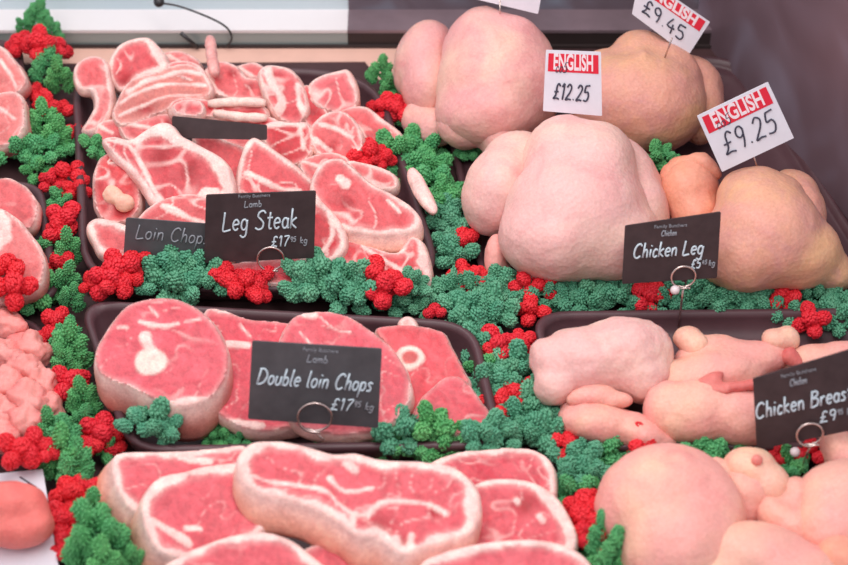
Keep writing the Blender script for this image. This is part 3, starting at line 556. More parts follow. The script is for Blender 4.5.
# diced pork (left)
GD = 'diced pork lumps in the lower left tray'
DL = [(8, 326, .030, 22, 16, 15, 80, 'topmost lump of diced pork, against the tray back'), (30, 350, .028, 24, 18, 17, 60, 'diced pork lump nearest the parsley stem'), (2, 352, .036, 20, 18, 15, 20, 'diced pork lump at the picture edge in the upper row'),
      (22, 366, .040, 14, 14, 13, 30, 'small rounded diced pork lump in the middle of the heap'), (38, 380, .032, 16, 18, 16, 0, 'pale diced pork lump at the right flank of the heap'), (6, 385, .032, 20, 18, 16, 70, 'diced pork lump below the upper edge one'),
      (26, 400, .034, 24, 18, 15, 100, 'long diced pork lump crossing the heap'), (0, 412, .030, 18, 16, 16, 0, 'diced pork lump low at the left edge'), (44, 406, .024, 15, 16, 16, 120, 'diced pork lump closest to the red flower'), (22, 424, .028, 30, 16, 14, 105, 'flat diced pork strip at the front of the heap'), (-6, 436, .03, 22, 16, 18, 100, 'deep pink pork lump at the edge above the white paper')]
for i, (x, y, z, a, b, c, ro, lb) in enumerate(DL):
    r_ = root_at('diced_pork', x, y+10, .006, lb, 'meat', GD); blob('flesh', [(x, y, z, a*.75, b, c, ro), (x+8, y+4, z, a*.6, b*.8, c*.8, ro+40), (x-7, y-5, z, a*.5, b*.8, c*.7, ro)], S_DICED, r_, vox=.0025, smooth=3, lump=.0065, lsc=75, seed=40+i)
# paper and salmon-pink piece
q = [P(-60, 480, .026), P(43, 470, .026), P(64, 600, .022), P(-60, 600, .022)]
V = [p+Vector((0, 0, dz)) for dz in (0, .0012) for p in q]
r_ = empty('paper_sheet', P(0, 540, .02), 'white card in the lower left corner under the salmon-pink piece', 'paper')
mk('sheet', V, [(0, 1, 2, 3), (7, 6, 5, 4), (0, 4, 5, 1), (1, 5, 6, 2), (2, 6, 7, 3), (3, 7, 4, 0)], M_PAPER, r_, smooth=False)
V = []; Fc = []
for l_ in ([(20, 477), (31, 484), (36, 487)], [(28, 484), (36, 490), (42, 492)], [(30, 488), (38, 495), (43, 496)]): tube_geo([P(x, y, .0275) for x, y in l_], .0007, 6, V, Fc)
mk('pen_marks', V, Fc, M_INK, r_)
r_ = root_at('boneless_fillet', 10, 550, .027, 'smooth salmon-pink boneless piece on the white card, lower left', 'meat', None)
blob('flesh', [(8, 504, .056, 28, 24, 20, 0), (28, 508, .052, 18, 20, 22, -25), (38, 524, .046, 14, 20, 15, -30), (-30, 515, .05, 36, 26, 28), (14, 530, .044, 32, 20, 16)], S_SALMON, r_, smooth=7, lump=.0015, floor=.0285, seed=60)

# ------------------------------------------------------------------ garlands of plastic parsley and red flowers
def lobe(V, Fc, base, axis, L, r, rnd, nsp, tl=1.0):
    """one curly head: a small core bristling with blunt leaf tips"""
    q = Vector((0, 0, 1)).rotation_difference(axis.normalized()); b0 = len(V)
    bm = bmesh.new(); bmesh.ops.create_icosphere(bm, subdivisions=2, radius=1)
    for v in bm.verts: V.append(base+q@Vector((v.co.x*r*.86, v.co.y*r*.78, (v.co.z*.8+1)*.5*L)))
    Fc += [tuple(b0+v.index for v in f.verts) for f in bm.faces]; bm.free()
    n = nsp
    for i in range(n):
        z = 1-1.75*(i+.5)/n; a = i*2.39996+rnd.uniform(-.3, .3); h = math.sqrt(max(0, 1-z*z))
        d = Vector((math.cos(a)*h, math.sin(a)*h, z)); c = Vector((d.x*r*.76, d.y*r*.68, (d.z*.78+1)*.5*L))
        dd = (d+Vector((rnd.uniform(-.25, .25), rnd.uniform(-.25, .25), .35))).normalized(); ln = r*rnd.uniform(.26, .46)*tl; w_ = r*rnd.uniform(.17, .27)
        u = dd.orthogonal().normalized(); v = dd.cross(u); k0 = len(V); tw = rnd.uniform(0, 3)
        for rr, tt in ((w_*.8, 0), (w_*1.15, .55), (w_*.8, .95)):
            for m in range(5):
                aa = tw+m*2*math.pi/5; V.append(base+q@(c+dd*ln*tt+(u*math.cos(aa)+v*math.sin(aa)*.7)*rr))
        V.append(base+q@(c+dd*ln*1.06))
        for t in range(2):
            for m in range(5): Fc.append((k0+t*5+m, k0+t*5+(m+1) % 5, k0+t*5+5+(m+1) % 5, k0+t*5+5+m))
        for m in range(5): Fc.append((k0+10+m, k0+10+(m+1) % 5, k0+15))
def sprig_mesh(kind, seed):
    rnd = random.Random(seed); V = []; Fc = []
    if kind == 'tuft':      # rounded curly head
        for i in range(6):
            a = i*2*math.pi/5+rnd.uniform(-.3, .3); el = rnd.uniform(.2, .8) if i < 5 else 1.5
            ax = Vector((math.cos(a)*math.cos(el), math.sin(a)*math.cos(el), math.sin(el))); lobe(V, Fc, ax*.006, ax, rnd.uniform(.017, .026), rnd.uniform(.0062, .0082), rnd, 80)
    elif kind == 'frond':   # longer feathery leaf with side leaflets
        for i in range(4):
            for sd in ((-1, 1) if i < 3 else (0,)):
                ax = Vector((sd*.75, rnd.uniform(-.2, .2), .75+.2*i+(1 if sd == 0 else 0))); lobe(V, Fc, Vector((sd*.001, 0, .002+i*.0085)), ax, rnd.uniform(.021, .026)-.002*i*(sd != 0), .0054, rnd, 60, 1.25)
    else:                   # red ruffled flower
        for i in range(5):
            a = i*2*math.pi/4+rnd.uniform(-.3, .3); el = rnd.uniform(.2, .6) if i < 4 else 1.5
            ax = Vector((math.cos(a)*math.cos(el), math.sin(a)*math.cos(el), math.sin(el))); lobe(V, Fc, ax*.003, ax, rnd.uniform(.016, .021), rnd.uniform(.0078, .0096), rnd, 90, .55)
    me = bpy.data.meshes.new(kind); me.from_pydata([tuple(v) for v in V], [], Fc); me.polygons.foreach_set('use_smooth', [True]*len(Fc)); return me
PROTO = {}
for k_, nvar in (('tuft', 3), ('frond', 3), ('flower', 3)):
    for mt, nm in (((M_GREEN, 'g'), (M_GREENB, 'b')) if k_ != 'flower' else ((M_RED, 'r'),)):
        for i in range(nvar):
            me = sprig_mesh(k_, 11*i+len(k_)); me.materials.append(mt); PROTO[(k_, nm, i)] = me
def garland(label, stem, items, group='parsley and red flower garlands between the trays', seed=0, z=.012):
    rnd = random.Random(seed); p0 = P(stem[0][0], stem[0][1], 0)
    root = empty('parsley_garland', p0, label, 'garland', group)
    V, Fc = tube_geo(resample(cr([P(x, y, .007) for x, y in stem], 6, False), .012, False), .0022, 8); mk('stem', V, Fc, M_STEM, root)
    for it in items:
        px, py, k = it[:3]; s = it[3] if len(it) > 3 else 1.0; zz = it[4] if len(it) > 4 else z
        kind, mt = {'t': ('tuft', 'g'), 'f': ('frond', 'g'), 'T': ('tuft', 'b'), 'r': ('flower', 'r')}[k]
        o = bpy.data.objects.new('red_flower' if k == 'r' else 'parsley_sprig', PROTO[(kind, mt, rnd.randrange(3))]); COL.objects.link(o); o.parent = root
        if k == 'f':
            s *= .98; o.rotation_euler = (-rnd.uniform(-.1, .45), rnd.uniform(-.4, .4), rnd.uniform(-.7, .7)); up = o.rotation_euler.to_matrix()@Vector((0, 0, .019*s)); c = P(px, py, zz+.014*s)
        else:
            o.rotation_euler = (rnd.uniform(.15, .65), rnd.uniform(-.5, .5), rnd.uniform(0, 6.28)); up = Vector((0, -.004, .010*s)); c = P(px, py, zz+(.010 if k != 'r' else .017)*s)
        o.location = c-up-p0; o.scale = (s,)*3
    return root
garland('garland down the left side, between the edge trays and the long tray', [(38, 20), (48, 90), (40, 150), (66, 210), (60, 290)],
    [(37, 18, 'f', 1.0, .03), (52, 34, 'f', .8, .02), (24, 28, 'f', .6, .02), (22, 42, 'r', 1, .025), (40, 40, 'r', 1.15, .035), (54, 48, 'r', 1, .02), (46, 70, 'f', 1.1), (60, 80, 'f', 1.05), (36, 92, 'r', .8), (46, 104, 'r', .85), (58, 110, 'r', .9), (40, 118, 'r', .7),
     (10, 150, 't', 1.1, .022), (26, 148, 't', .8, .02), (44, 126, 'f', 1.1), (56, 140, 'f', 1.1), (42, 152, 't', 1, .02), (66, 150, 't', .9), (74, 134, 'r', .8), (90, 148, 't', .75, .03), (34, 168, 't', .8), (78, 186, 'r', .8), (50, 180, 'r', .8), (70, 172, 'r', 1.0), (72, 190, 'r', .7), (60, 200, 't', .7), (62, 216, 'r', 1.25), (58, 232, 'r', 1.05),
     (46, 246, 't', .7), (68, 252, 'f', 1.0), (58, 264, 'r', .9), (34, 292, 't', 1.1), (66, 282, 'f', 1.0), (6, 268, 'r', 1.0, .055), (10, 284, 'r', 1.2, .045), (30, 270, 'r', .7, .04), (20, 300, 't', .8), (72, 300, 'f', .8)], seed=1)
garland('garland left of the double loin chops, running to the front corner', [(60, 300), (72, 350), (84, 400), (72, 450), (92, 520), (110, 590)],
    [(55, 322, 'r', 1.0), (64, 334, 'r', .8), (44, 340, 'r', .6), (66, 340, 'f', .9), (72, 352, 'f', 1.2), (66, 366, 'f', .9), (66, 384, 'r', 1.15), (74, 392, 'r', .9), (84, 402, 'f', 1.0), (90, 412, 't', .6), (80, 424, 'f', .8), (96, 432, 'r', 1.15), (90, 446, 'r', .9), (52, 432, 'f', .95), (38, 434, 't', .7), (66, 446, 'f', 1.1), (60, 462, 'f', 1.3), (76, 470, 'f', 1.1), (30, 448, 'r', 1.1, .03), (44, 454, 'r', .8, .03), (104, 446, 't', .7),
     (26, 440, 't', .5), (12, 452, 'r', 1.1, .035), (70, 496, 'r', 1.1), (86, 492, 'r', 1.0), (90, 508, 'r', .8), (78, 484, 't', .8), (60, 520, 'r', 1.0), (66, 538, 'r', .9), (80, 524, 't', .6), (92, 514, 'f', 1.1, .02), (98, 536, 'f', 1.4, .02), (112, 550, 'f', 1.2, .02), (84, 556, 'f', 1.2, .02), (104, 574, 'f', 1.2, .02), (66, 556, 'r', .8), (130, 566, 'f', .9), (112, 438, 'r', .8), (150, 422, 'T', 1.1, .036), (136, 428, 'T', .8, .036), (172, 430, 'T', .7, .036)], seed=2)
garland('garland across the front of the leg steak tray', [(86, 288), (200, 292), (300, 292), (430, 296)],
    [(104, 276, 'r', 1.2, .03), (120, 266, 'r', 1.2, .034), (134, 260, 'r', 1.0, .034), (112, 286, 'r', 1.0, .03), (130, 280, 'r', .9, .03), (90, 284, 'r', .7, .03), (152, 268, 'T', 1.1, .032), (168, 262, 'T', 1.1, .036), (184, 262, 'T', 1.1, .036), (174, 280, 'T', 1.2, .032), (196, 272, 'T', 1.1, .032), (210, 280, 'T', 1.0, .032), (156, 286, 'T', .9, .03), (192, 288, 'T', .9, .03), (158, 250, 'T', .6, .045),
     (226, 276, 'r', 1.0, .032), (240, 284, 'r', 1.1, .032), (254, 290, 'r', .9, .03), (262, 280, 'r', .9, .03), (304, 276, 'T', 1.1, .034), (318, 272, 'T', 1.1, .036), (314, 290, 'T', 1.1, .032), (334, 284, 'T', 1.1, .034), (352, 278, 'T', 1.1, .036), (362, 290, 'T', 1.0, .032), (344, 296, 'T', 1.0, .03), (300, 292, 'T', .9, .03),
     (380, 272, 'r', 1.1, .034), (390, 286, 'r', 1.15, .032), (378, 292, 'r', .9, .03), (398, 296, 'r', .7), (410, 284, 'T', .85, .034), (426, 296, 'T', .9), (408, 302, 'T', .9), (392, 304, 'T', .8), (436, 314, 'r', .7), (420, 312, 'T', .7)], seed=3)
garland('garland between the long meat tray and the whole chickens', [(386, 80), (414, 140), (446, 200), (462, 250), (476, 300)],
    [(380, 74, 'f', .9, .02), (390, 88, 'f', .8), (394, 92, 't', .7), (384, 104, 'r', 1.0, .02), (402, 106, 'r', 1.0, .02), (396, 118, 't', .7), (412, 100, 't', .6), (366, 152, 'r', 1.1, .03), (380, 156, 'r', .8, .03), (392, 152, 't', 1.1, .025), (408, 146, 't', 1.15), (424, 148, 't', 1.1), (400, 166, 't', 1.0), (418, 164, 't', 1.1), (436, 168, 't', 1.0), (414, 180, 't', .8), (432, 182, 't', 1.1), (448, 192, 't', .9), (440, 200, 't', 1.1), (454, 212, 'T', 1.0), (442, 216, 'T', 1.0), (456, 228, 'T', 1.0), (470, 156, 't', .7), (480, 150, 't', .6),
     (466, 240, 'r', .95), (448, 246, 'T', .9), (458, 256, 'T', 1.0), (464, 272, 'r', .95), (472, 282, 'r', .8), (484, 276, 'r', .6), (456, 286, 'T', .9), (444, 292, 'T', .9), (474, 292, 'T', 1.0), (490, 284, 'T', .9), (500, 278, 'T', .9), (656, 156, 't', .8, .05), (668, 160, 't', .6, .05)], seed=4)
garland('garland in front of the whole chickens, level with the Chicken Leg card foot', [(500, 296), (600, 300), (700, 302), (860, 302)],
    [(512, 288, 'T', 1.0), (528, 280, 'r', .9, .02), (544, 282, 'r', .9, .02), (526, 294, 'T', .95), (545, 296, 'T', .9), (560, 288, 'T', 1.0), (534, 308, 'r', .95), (576, 284, 'T', 1.0), (572, 300, 'T', .9), (592, 290, 'T', 1.0), (608, 292, 'T', 1.0), (622, 296, 'T', .9), (592, 304, 'T', .9), (644, 298, 'r', 1.0), (656, 294, 'r', .9), (640, 310, 'T', .8), (664, 308, 'T', .9), (690, 292, 'T', 1.0), (700, 302, 'T', 1.0), (716, 292, 'T', 1.0), (720, 308, 'T', .9), (736, 296, 'T', 1.1), (752, 302, 'T', 1.0), (764, 292, 'T', 1.0), (770, 312, 'T', .8), (788, 294, 'r', 1.0), (782, 304, 'r', .7), (804, 298, 'T', .8), (820, 296, 'T', .9), (814, 318, 'r', 1.0), (796, 314, 'T', .8), (836, 300, 'T', 1.0), (840, 318, 'T', .9), (852, 306, 'T', 1.0)], seed=5)
garland('garland around the right of the double loin chop tray', [(470, 300), (500, 350), (530, 400), (574, 440)],
    [(456, 312, 'T', 1.1), (472, 308, 'T', 1.1), (488, 306, 'T', 1.1), (504, 300, 'T', .9), (468, 326, 'T', 1.1), (486, 322, 'T', 1.1), (502, 316, 'T', 1.0), (478, 342, 'T', 1.0), (500, 340, 'r', 1.1), (512, 348, 'r', 1.0), (494, 352, 'r', .9), (522, 342, 'r', .8), (484, 366, 't', .9), (500, 370, 'T', 1.1), (518, 366, 'T', 1.1), (490, 386, 'T', 1.1), (508, 384, 'T', 1.0), (524, 374, 'T', .8), (512, 396, 'r', .9), (524, 390, 'r', .8), (496, 408, 'r', 1.0), (508, 412, 'r', .8), (526, 406, 'T', 1.1), (536, 396, 'T', .9), (518, 424, 'T', 1.1), (538, 420, 'T', 1.1), (552, 410, 'T', .9), (536, 436, 'T', 1.1), (520, 440, 'T', .9), (552, 432, 'T', 1.0), (502, 434, 'T', .8), (548, 392, 'r', .7)], seed=6)
garland('garland between the double loin chops and the loin chops in front', [(220, 448), (320, 450), (420, 452), (500, 452)],
    [(212, 436, 't', .5), (224, 438, 't', .6), (240, 440, 't', .6), (334, 444, 't', .8), (350, 442, 't', .8), (366, 444, 't', .8), (384, 448, 't', .7), (396, 432, 'T', 1.05, .032), (398, 446, 't', .9, .02), (430, 430, 't', 1.1, .032), (420, 446, 't', .9, .02), (440, 446, 't', .9, .02), (456, 440, 't', .8, .02), (490, 432, 'T', 1.0, .03), (472, 444, 't', .9, .02), (480, 440, 'T', .9, .03), (410, 452, 't', .7), (500, 446, 'T', .9, .02)], seed=7)
garland('garland right of the front loin chops, beside the largest chicken thigh', [(566, 440), (584, 480), (600, 530), (620, 590)],
    [(566, 446, 'r', .9), (578, 440, 'r', .7), (570, 462, 'T', 1.0), (584, 460, 'T', 1.0), (576, 478, 'T', 1.0), (590, 474, 'T', .9), (580, 494, 't', 1.0), (590, 506, 'r', 1.1, .02), (588, 520, 'r', 1.1, .02), (592, 536, 'r', .9, .02), (600, 494, 't', .6), (604, 540, 'f', 1.0, .02), (614, 530, 'f', .8, .025), (598, 556, 't', .9), (612, 560, 'f', 1.1, .02), (606, 578, 't', 1.0)], seed=8)
garland('garland between the two trays of chicken pieces', [(586, 452), (660, 456), (740, 456), (810, 470)],
    [(602, 450, 't', 1.0), (616, 446, 't', 1.0), (628, 440, 't', .8), (640, 440, 'r', 1.0, .02), (646, 448, 'r', .9), (664, 448, 't', .6), (684, 442, 't', 1.0), (698, 438, 't', 1.1, .016), (712, 444, 't', 1.0), (696, 454, 't', 1.0), (726, 444, 't', .9), (742, 446, 't', .8), (714, 462, 't', 1.0), (730, 456, 't', .8), (782, 456, 'r', .7), (792, 466, 't', .9), (800, 476, 't', .8), (812, 456, 'r', .9), (778, 448, 'r', .6)], seed=9)

# ------------------------------------------------------------------ handwriting
def arc(cx, cy, rx, ry, a0, a1, n=10): return [(cx+rx*math.cos(math.radians(a0+(a1-a0)*i/n)), cy+ry*math.sin(math.radians(a0+(a1-a0)*i/n))) for i in range(n+1)]
O = lambda cx, cy, rx, ry: arc(cx, cy, rx, ry, 90, 450, 14)
GL = {
 'L': (.62, [[(.08, 1), (.06, .5), (.04, .02), (.3, 0), (.58, .06)]]), 'e': (.5, [[(.06, .3), (.42, .34)]+arc(.24, .3, .2, .28, 10, 320)]),
 'g': (.52, [arc(.24, .3, .2, .28, 40, 400), [(.44, .55), (.44, .1), (.4, -.28), (.2, -.38), (.02, -.26)]]), 'S': (.72, [[(.66, .86), (.48, 1), (.22, .92), (.14, .72), (.36, .54), (.56, .34), (.5, .08), (.24, 0), (.0, .1)]]),
 't': (.42, [[(.2, .9), (.18, .3), (.22, .04), (.38, .04)], [(.02, .6), (.4, .62)]]), 'a': (.5, [arc(.23, .29, .19, .27, 40, 400), [(.42, .55), (.42, .1), (.5, .02)]]),
 'k': (.5, [[(.08, 1.05), (.06, 0)], [(.42, .56), (.1, .3), (.46, .0)]]), 'D': (.78, [[(.1, 1), (.06, 0)], [(.0, .96), (.4, .96), (.7, .62), (.6, .2), (.3, .0), (.02, .02)]]),
 'o': (.5, [O(.24, .29, .2, .27)]), 'u': (.5, [[(.06, .56), (.06, .15), (.2, .0), (.38, .12), (.42, .56)], [(.42, .5), (.44, .02)]]), 'b': (.5, [[(.08, 1.05), (.06, 0)], arc(.24, .27, .19, .26, 150, -170)]),
 'l': (.26, [[(.1, 1.05), (.08, .2), (.14, .02), (.22, .03)]]), 'i': (.24, [[(.1, .56), (.1, .02)], [(.12, .8), (.14, .84)]]), 'n': (.5, [[(.06, .56), (.06, 0)], [(.06, .38), (.22, .56), (.38, .46), (.42, 0)]]),
 'C': (.72, [[(.64, .84), (.44, 1), (.16, .84), (.04, .44), (.14, .1), (.38, .0), (.62, .14)]]), 'h': (.5, [[(.08, 1.05), (.06, 0)], [(.07, .36), (.22, .56), (.38, .46), (.42, 0)]]),
 'p': (.5, [[(.08, .56), (.04, -.4)], arc(.25, .29, .19, .26, 150, -170)]), 's': (.42, [[(.36, .5), (.2, .56), (.08, .44), (.3, .24), (.28, .04), (.02, .04)]]),
 'c': (.42, [[(.38, .46), (.22, .56), (.06, .36), (.1, .06), (.26, .0), (.4, .1)]]), 'r': (.4, [[(.06, .56), (.06, 0)], [(.06, .36), (.2, .54), (.36, .52)]]), 'm': (.7, [[(.06, .56), (.06, 0)], [(.06, .4), (.2, .56), (.32, .4), (.32, 0)], [(.32, .4), (.46, .56), (.6, .4), (.62, 0)]]),
 'B': (.66, [[(.08, 1), (.04, 0)], [(.0, .98), (.4, .98), (.5, .76), (.12, .54)], [(.12, .54), (.52, .48), (.54, .12), (.2, 0), (.0, .02)]]),
 'v': (.45, [[(.04, .56), (.2, .0), (.4, .56)]]), 'y': (.45, [[(.04, .56), (.2, .1)], [(.42, .56), (.1, -.38)]]), ' ': (.36, []), '.': (.25, [[(.1, .04), (.13, .07)]]),
 '£': (.62, [[(.54, .84), (.38, .98), (.24, .8), (.24, .3), (.06, .02), (.34, .06), (.56, .0)], [(.06, .46), (.44, .48)]]),
 '0': (.55, [O(.26, .5, .2, .48)]), '1': (.34, [[(.04, .8), (.2, 1), (.18, 0)]]), '2': (.56, [[(.06, .8), (.22, 1), (.44, .84), (.36, .5), (.04, .02), (.3, .06), (.52, .02)]]),
 '4': (.55, [[(.3, 1), (.04, .36), (.5, .38)], [(.36, .62), (.34, -.04)]]), '5': (.55, [[(.12, .98), (.08, .58), (.34, .6), (.46, .34), (.34, .04), (.04, .06)], [(.12, .98), (.48, 1.02)]]),
 '7': (.5, [[(.04, .94), (.46, .98), (.28, .5), (.16, 0)]]), '9': (.5, [arc(.24, .72, .18, .25, 20, 380), [(.42, .8), (.38, .3), (.3, 0)]]), '6': (.5, [[(.4, .96), (.14, .6), (.06, .25)], O(.26, .26, .19, .25)])}
def write(text, name, parent, org, U, W, Nn, x, y, size, width, rad, mat, slant=.18, squeeze=None):
    tot = sum(GL[c][0]+.08 for c in text); sx = (width/tot) if width else size
    V = []; Fc = []; cx = 0
    for ch in text:
        wd, st = GL[ch]
        for s in st:
            q = [Vector(((cx+p[0])*sx+slant*p[1]*size, p[1]*size, 0)) for p in s]
            if len(q) > 2: q = cr(q, 4, False)
            q = [org+U*(x+p.x)+W*(y+p.y)+Nn*.0006 for p in q]
            tube_geo(q, rad, 6, V, Fc)
        cx += wd+.08
    return mk(name, V, Fc, mat, parent)
def frame(bl, br, tl_y, z, lean):
    """card plane: bottom-left / bottom-right pixels; base at height z; leaning back LEAN degrees. returns origin, U, W, N"""
    A = P(bl[0], bl[1], z); a = math.radians(lean); n0 = Vector((0, -math.cos(a), math.sin(a)))
    return A, n0
def card_quad(px, z, lean, yaw=0):
    """px = TL, TR, BR, BL pixels; plane through BL at height z"""
    a = math.radians(lean); n = Matrix.Rotation(math.radians(yaw), 3, 'Z')@Vector((0, -math.cos(a), math.sin(a)))
    A = P(px[3][0], px[3][1], z); q = [PL(x, y, A, n) for x, y in px]
    return q, n
def card_solid(q, n, th, r, mat, name, parent):
    tl, tr, br, bl = q; pts = round_poly([bl, br, tr, tl], r, 4)
    V = [p for p in pts]+[p-n*th for p in pts]; m = len(pts)
    Fc = [tuple(range(m)), tuple(range(m, 2*m))[::-1]]+[(i, i+m, (i+1) % m+m, (i+1) % m) for i in range(m)]
    return mk(name, V, Fc, mat, parent, smooth=False)
def ring_clip(root, c, n, U, W, R, spike_to, bead=None, rw=.0011):
    pts = [c+n*.003+(U*math.cos(a)+W*math.sin(a))*R+n*(.003*a/6.28) for a in [math.radians(-110+400*i/40) for i in range(41)]]
    V, Fc = tube_geo(pts, rw, 8); mk('ring_clip', V, Fc, M_WIRE, root)
    st = c-W*R+n*.002; V, Fc = tube_geo([st, st.lerp(spike_to, .5), spike_to], rw, 8); mk('spike', V, Fc, M_WIRE, root)
    V = []; Fc = []
    tube_geo([st-U*.008+W*.001, st-U*.002, st+U*.006+n*.004], .0012, 8, V, Fc); mk('wire_foot', V, Fc, M_WIRE, root)
    if bead:
        bm = bmesh.new(); bmesh.ops.create_icosphere(bm, subdivisions=3, radius=.0045); V = [v.co+bead for v in bm.verts]; Fc = [tuple(v.index for v in f.verts) for f in bm.faces]; bm.free(); mk('bead', V, Fc, M_BEAD, root)
def small_print(text, root, q, n, x, y, size, mat, bold=0, name='printed_line', sx=1.0, ang=0):
    tl, tr, br, bl = q; U = (br-bl).normalized(); W = n.cross(U) if 'english' not in name else (tl-bl).normalized()
    cu = bpy.data.curves.new('t', 'FONT'); cu.body = text; cu.size = size; cu.offset = bold; cu.align_x = 'CENTER'; cu.extrude = .0002
    o = bpy.data.objects.new('t', cu); COL.objects.link(o); dg = bpy.context.evaluated_depsgraph_get(); me = bpy.data.meshes.new_from_object(o.evaluated_get(dg))
    Wq = (br-bl).length; Hq = (tl-bl).length
    V = [(bl+U*(x+v.co.x*sx)+W*(y+v.co.y) if 'english' not in name else bl.lerp(br, (x+v.co.x*sx)/Wq).lerp(tl.lerp(tr, (x+v.co.x*sx)/Wq), (y+v.co.y)/Hq))+n*(.0006+v.co.z) for v in me.vertices]; Fc = [tuple(p.vertices) for p in me.polygons]
    bpy.data.objects.remove(o); bpy.data.meshes.remove(me)
    return mk(name, V, Fc, mat, root, smooth=False)
def price_label(px, z, lean, label, big, sub, price, ring, yaw=0, pp=(.62, .80, .885), mat=M_CARD, bigpos=None, spike=None, bead=None, R=.0135):
    q, n = card_quad(px, z, lean, yaw); tl, tr, br, bl = q; U = (br-bl).normalized(); W = n.cross(U); Wd = (br-bl).length; H = (tl-bl).length
    foot = P(*spike)
    root = empty('price_label', foot, label, 'label', 'black chalk-pen price labels')
    card_solid(q, n, .0016, .002, mat, 'card', root)
    x, y, s, wd = bigpos or (.12, .44, .26, .78)
    write(big, 'chalk_lettering', root, bl, U, W, n, x*Wd, y*H, s*H, wd*Wd, .00095, M_CHALK)
    if sub: write(sub, 'chalk_lettering', root, bl, U, W, n, .42*Wd, .79*H, .09*H, .16*Wd, .0006, M_CHALKD)
    if price:
        write(price[0], 'chalk_price', root, bl, U, W, n, pp[0]*Wd, .2*H, .15*H, (pp[1]-pp[0]-.01)*Wd, .0008, M_CHALK)
        write(price[1], 'chalk_price', root, bl, U, W, n, pp[1]*Wd, .26*H, .07*H, .055*Wd, .0006, M_CHALKD); write(price[2], 'chalk_price', root, bl, U, W, n, pp[2]*Wd, .23*H, .09*H, .07*Wd, .0006, M_CHALKD)
    small_print('Family Butchers', root, q, n, .52*Wd, .93*H, .0048, M_CHALKD)
    if ring:
        c = PL(ring[0], ring[1], bl, n); ring_clip(root, c, n, U, W, R, foot, bead)
    return root
price_label([(206, 195), (316, 191), (314, 258), (204, 263)], .052, 12, 'dark card reading Leg Steak, standing among the steaks', 'Leg Steak', 'Lamb', ('£17', '95', 'kg'), (271, 257), bigpos=(.2, .46, .27, .68), spike=(270, 288, .030), R=.0128)
price_label([(252, 341), (382, 349), (378, 428), (248, 419)], .066, 12, 'charcoal card reading Double loin Chops', 'Double loin Chops', 'Lamb', ('£17', '95', 'kg'), (315, 415), mat=M_CARDG, bigpos=(.05, .47, .20, .88), spike=(324, 440, .05), R=.0150)
price_label([(625, 226), (721, 212), (717, 278), (622, 284)], .072, 12, 'dark card reading Chicken Leg, leaning on the front chickens', 'Chicken Leg', 'Chicken', ('£5', '45', 'kg'), (683, 275), yaw=0, pp=(.72, .84, .91), bigpos=(.12, .44, .24, .74), spike=(678, 332, .006), bead=P(675, 290, .074), R=.0115)
price_label([(753, 379), (862, 346), (862, 428), (757, 450)], .052, 12, 'dark card reading Chicken Breast, at the right edge', 'Chicken Breast', 'Chicken', ('£9', '95', 'kg'), (809, 432), bigpos=(.05, .44, .21, .92), spike=(800, 470, .02), bead=P(795, 452, .045), R=.0115)
# loin chops card: mostly hidden behind the parsley
q, n = card_quad([(126, 218), (222, 225), (218, 285), (122, 277)], .030, 14); U = (q[2]-q[3]).normalized(); W = n.cross(U)
r_ = empty('price_label', P(165, 285, .026), 'glossy grey card reading Loin Chops, half hidden by parsley', 'label', 'black chalk-pen price labels'); card_solid(q, n, .0016, .002, M_CARDG, 'card', r_)
write('Loin Chops', 'chalk_lettering', r_, q[3], U, W, n, .012, .044, .015, .072, .0008, M_CHALKD)
q, n = card_quad([(172, 116), (267, 125), (267, 140), (172, 138)], .078, 30)
r_ = empty('price_label', P(220, 150, .06), 'blank black card lying back among the rib chops', 'label', 'black chalk-pen price labels'); card_solid(q, n, .0016, .002, M_CARD, 'card', r_)

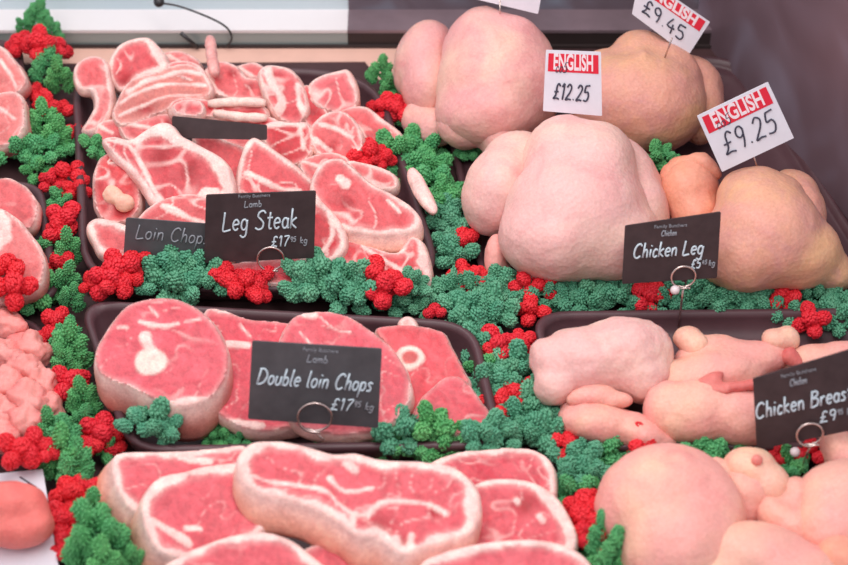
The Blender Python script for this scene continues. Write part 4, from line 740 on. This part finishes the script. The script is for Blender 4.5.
# white ENGLISH price tickets pinned in the chickens
def ticket(px, z, lean, label, price, pin, head=True, flip=False, yaw=0, small=None, xo=0, scrib=True):
    q, n = card_quad(px, z, lean, yaw); tl, tr, br, bl = q; U = (br-bl).normalized(); W = (tl-bl).normalized(); Wd = (br-bl).length; H = (tl-bl).length
    foot = P(*pin[1]); root = empty('price_ticket', foot, label, 'price ticket', 'white tickets pinned to the chickens')
    card_solid(q, n, .0009, .001, M_PAPER, 'card', root)
    y0, y1 = (.66, .95) if not flip else (.70, .95)
    bi_ = lambda u, v: (bl.lerp(br, u)).lerp(tl.lerp(tr, u), v)+n*.0003; hb = [bi_(.05, y0), bi_(.95, y0), bi_(.95, y1), bi_(.05, y1)]
    V = hb+[p+n*.0002 for p in hb]; mk('red_header', V, [(4, 5, 6, 7), (0, 1, 5, 4), (1, 2, 6, 5), (2, 3, 7, 6), (3, 0, 4, 7)], M_REDP, root, smooth=False)
    s = (y1-y0)*H*1.2
    small_print('ENGLISH', root, q, n, .5*Wd+xo*Wd, (y0+.045)*H, s, M_WHITEP, bold=.0006, name='english_lettering', sx=.90*Wd/(s*4.9)*1.0)
    write(price, 'pen_price', root, bl, U, W, n, (.13 if len(price) < 6 else .15)*Wd, .22*H, (.36 if len(price) < 6 else .26)*H, (.76 if len(price) < 6 else .62)*Wd, .0009, M_INK, slant=.1)
    if scrib: write('co5', 'pen_scribble', root, bl, U, W, n, .17*Wd, .66*H, .17*H, .2*Wd, .0005, M_INK)
    V, Fc = tube_geo([P(*pin[0]), foot], .0009, 6); mk('pin', V, Fc, M_WIRE, root)
    return root
ticket([(546, 50), (601, 52), (602, 116), (543, 111)], .135, 15, 'white ENGLISH ticket priced £12.25, above the front pink chicken', '£12.25', ((572, 108, .135), (570, 124, .11)))
ticket([(697, 116), (768, 82), (794, 138), (722, 172)], .118, 15, 'tilted white ENGLISH ticket priced £9.25 on the front right chicken', '£9.25', ((752, 150, .13), (760, 176, .10)))
ticket([(640, -26), (710, 22), (688, 56), (632, 14)], .150, 15, 'tilted white ENGLISH ticket cropped by the top edge, right of centre', '£9.45', ((672, 38, .15), (664, 60, .12)), scrib=False)
q, n = card_quad([(476, -50), (548, -38), (538, 14), (462, -4)], .155, 15); r_ = empty('price_ticket', P(500, 14, .13), 'white ticket cropped at the top above the big back chicken', 'price ticket', 'white tickets pinned to the chickens'); card_solid(q, n, .0009, .001, M_PAPER, 'card', r_)
V, Fc = tube_geo([P(500, 0, .155), P(500, 20, .135)], .0009, 6); mk('pin', V, Fc, M_WIRE, r_)

# dark wire hook hanging at the back
r_ = empty('wire_hook', P(160, 3, .06), 'thin dark wire hook with a ball end, curving over the steel kerb', 'hook')
yh = YB-.004
V, Fc = tube_geo(resample(cr([PY(158, 3, yh), PY(178, 6, yh), PY(208, 17, yh), PY(226, 27, yh), PY(232, 38, yh), PY(226, 47, yh)], 6, False), .004, False), .0012, 8); mk('wire', V, Fc, M_DARKW, r_)
bm = bmesh.new(); bmesh.ops.create_icosphere(bm, subdivisions=3, radius=.0062); c = PY(159, 2, yh); V = [v.co+c for v in bm.verts]; Fc = [tuple(v.index for v in f.verts) for f in bm.faces]; bm.free(); mk('ball_end', V, Fc, M_DARKW, r_)
V, Fc = tube_geo([PY(181, 33, yh), PY(190, 41, yh), PY(198, 48, yh)], .0022, 8); mk('clip', V, Fc, M_DARKW, r_)
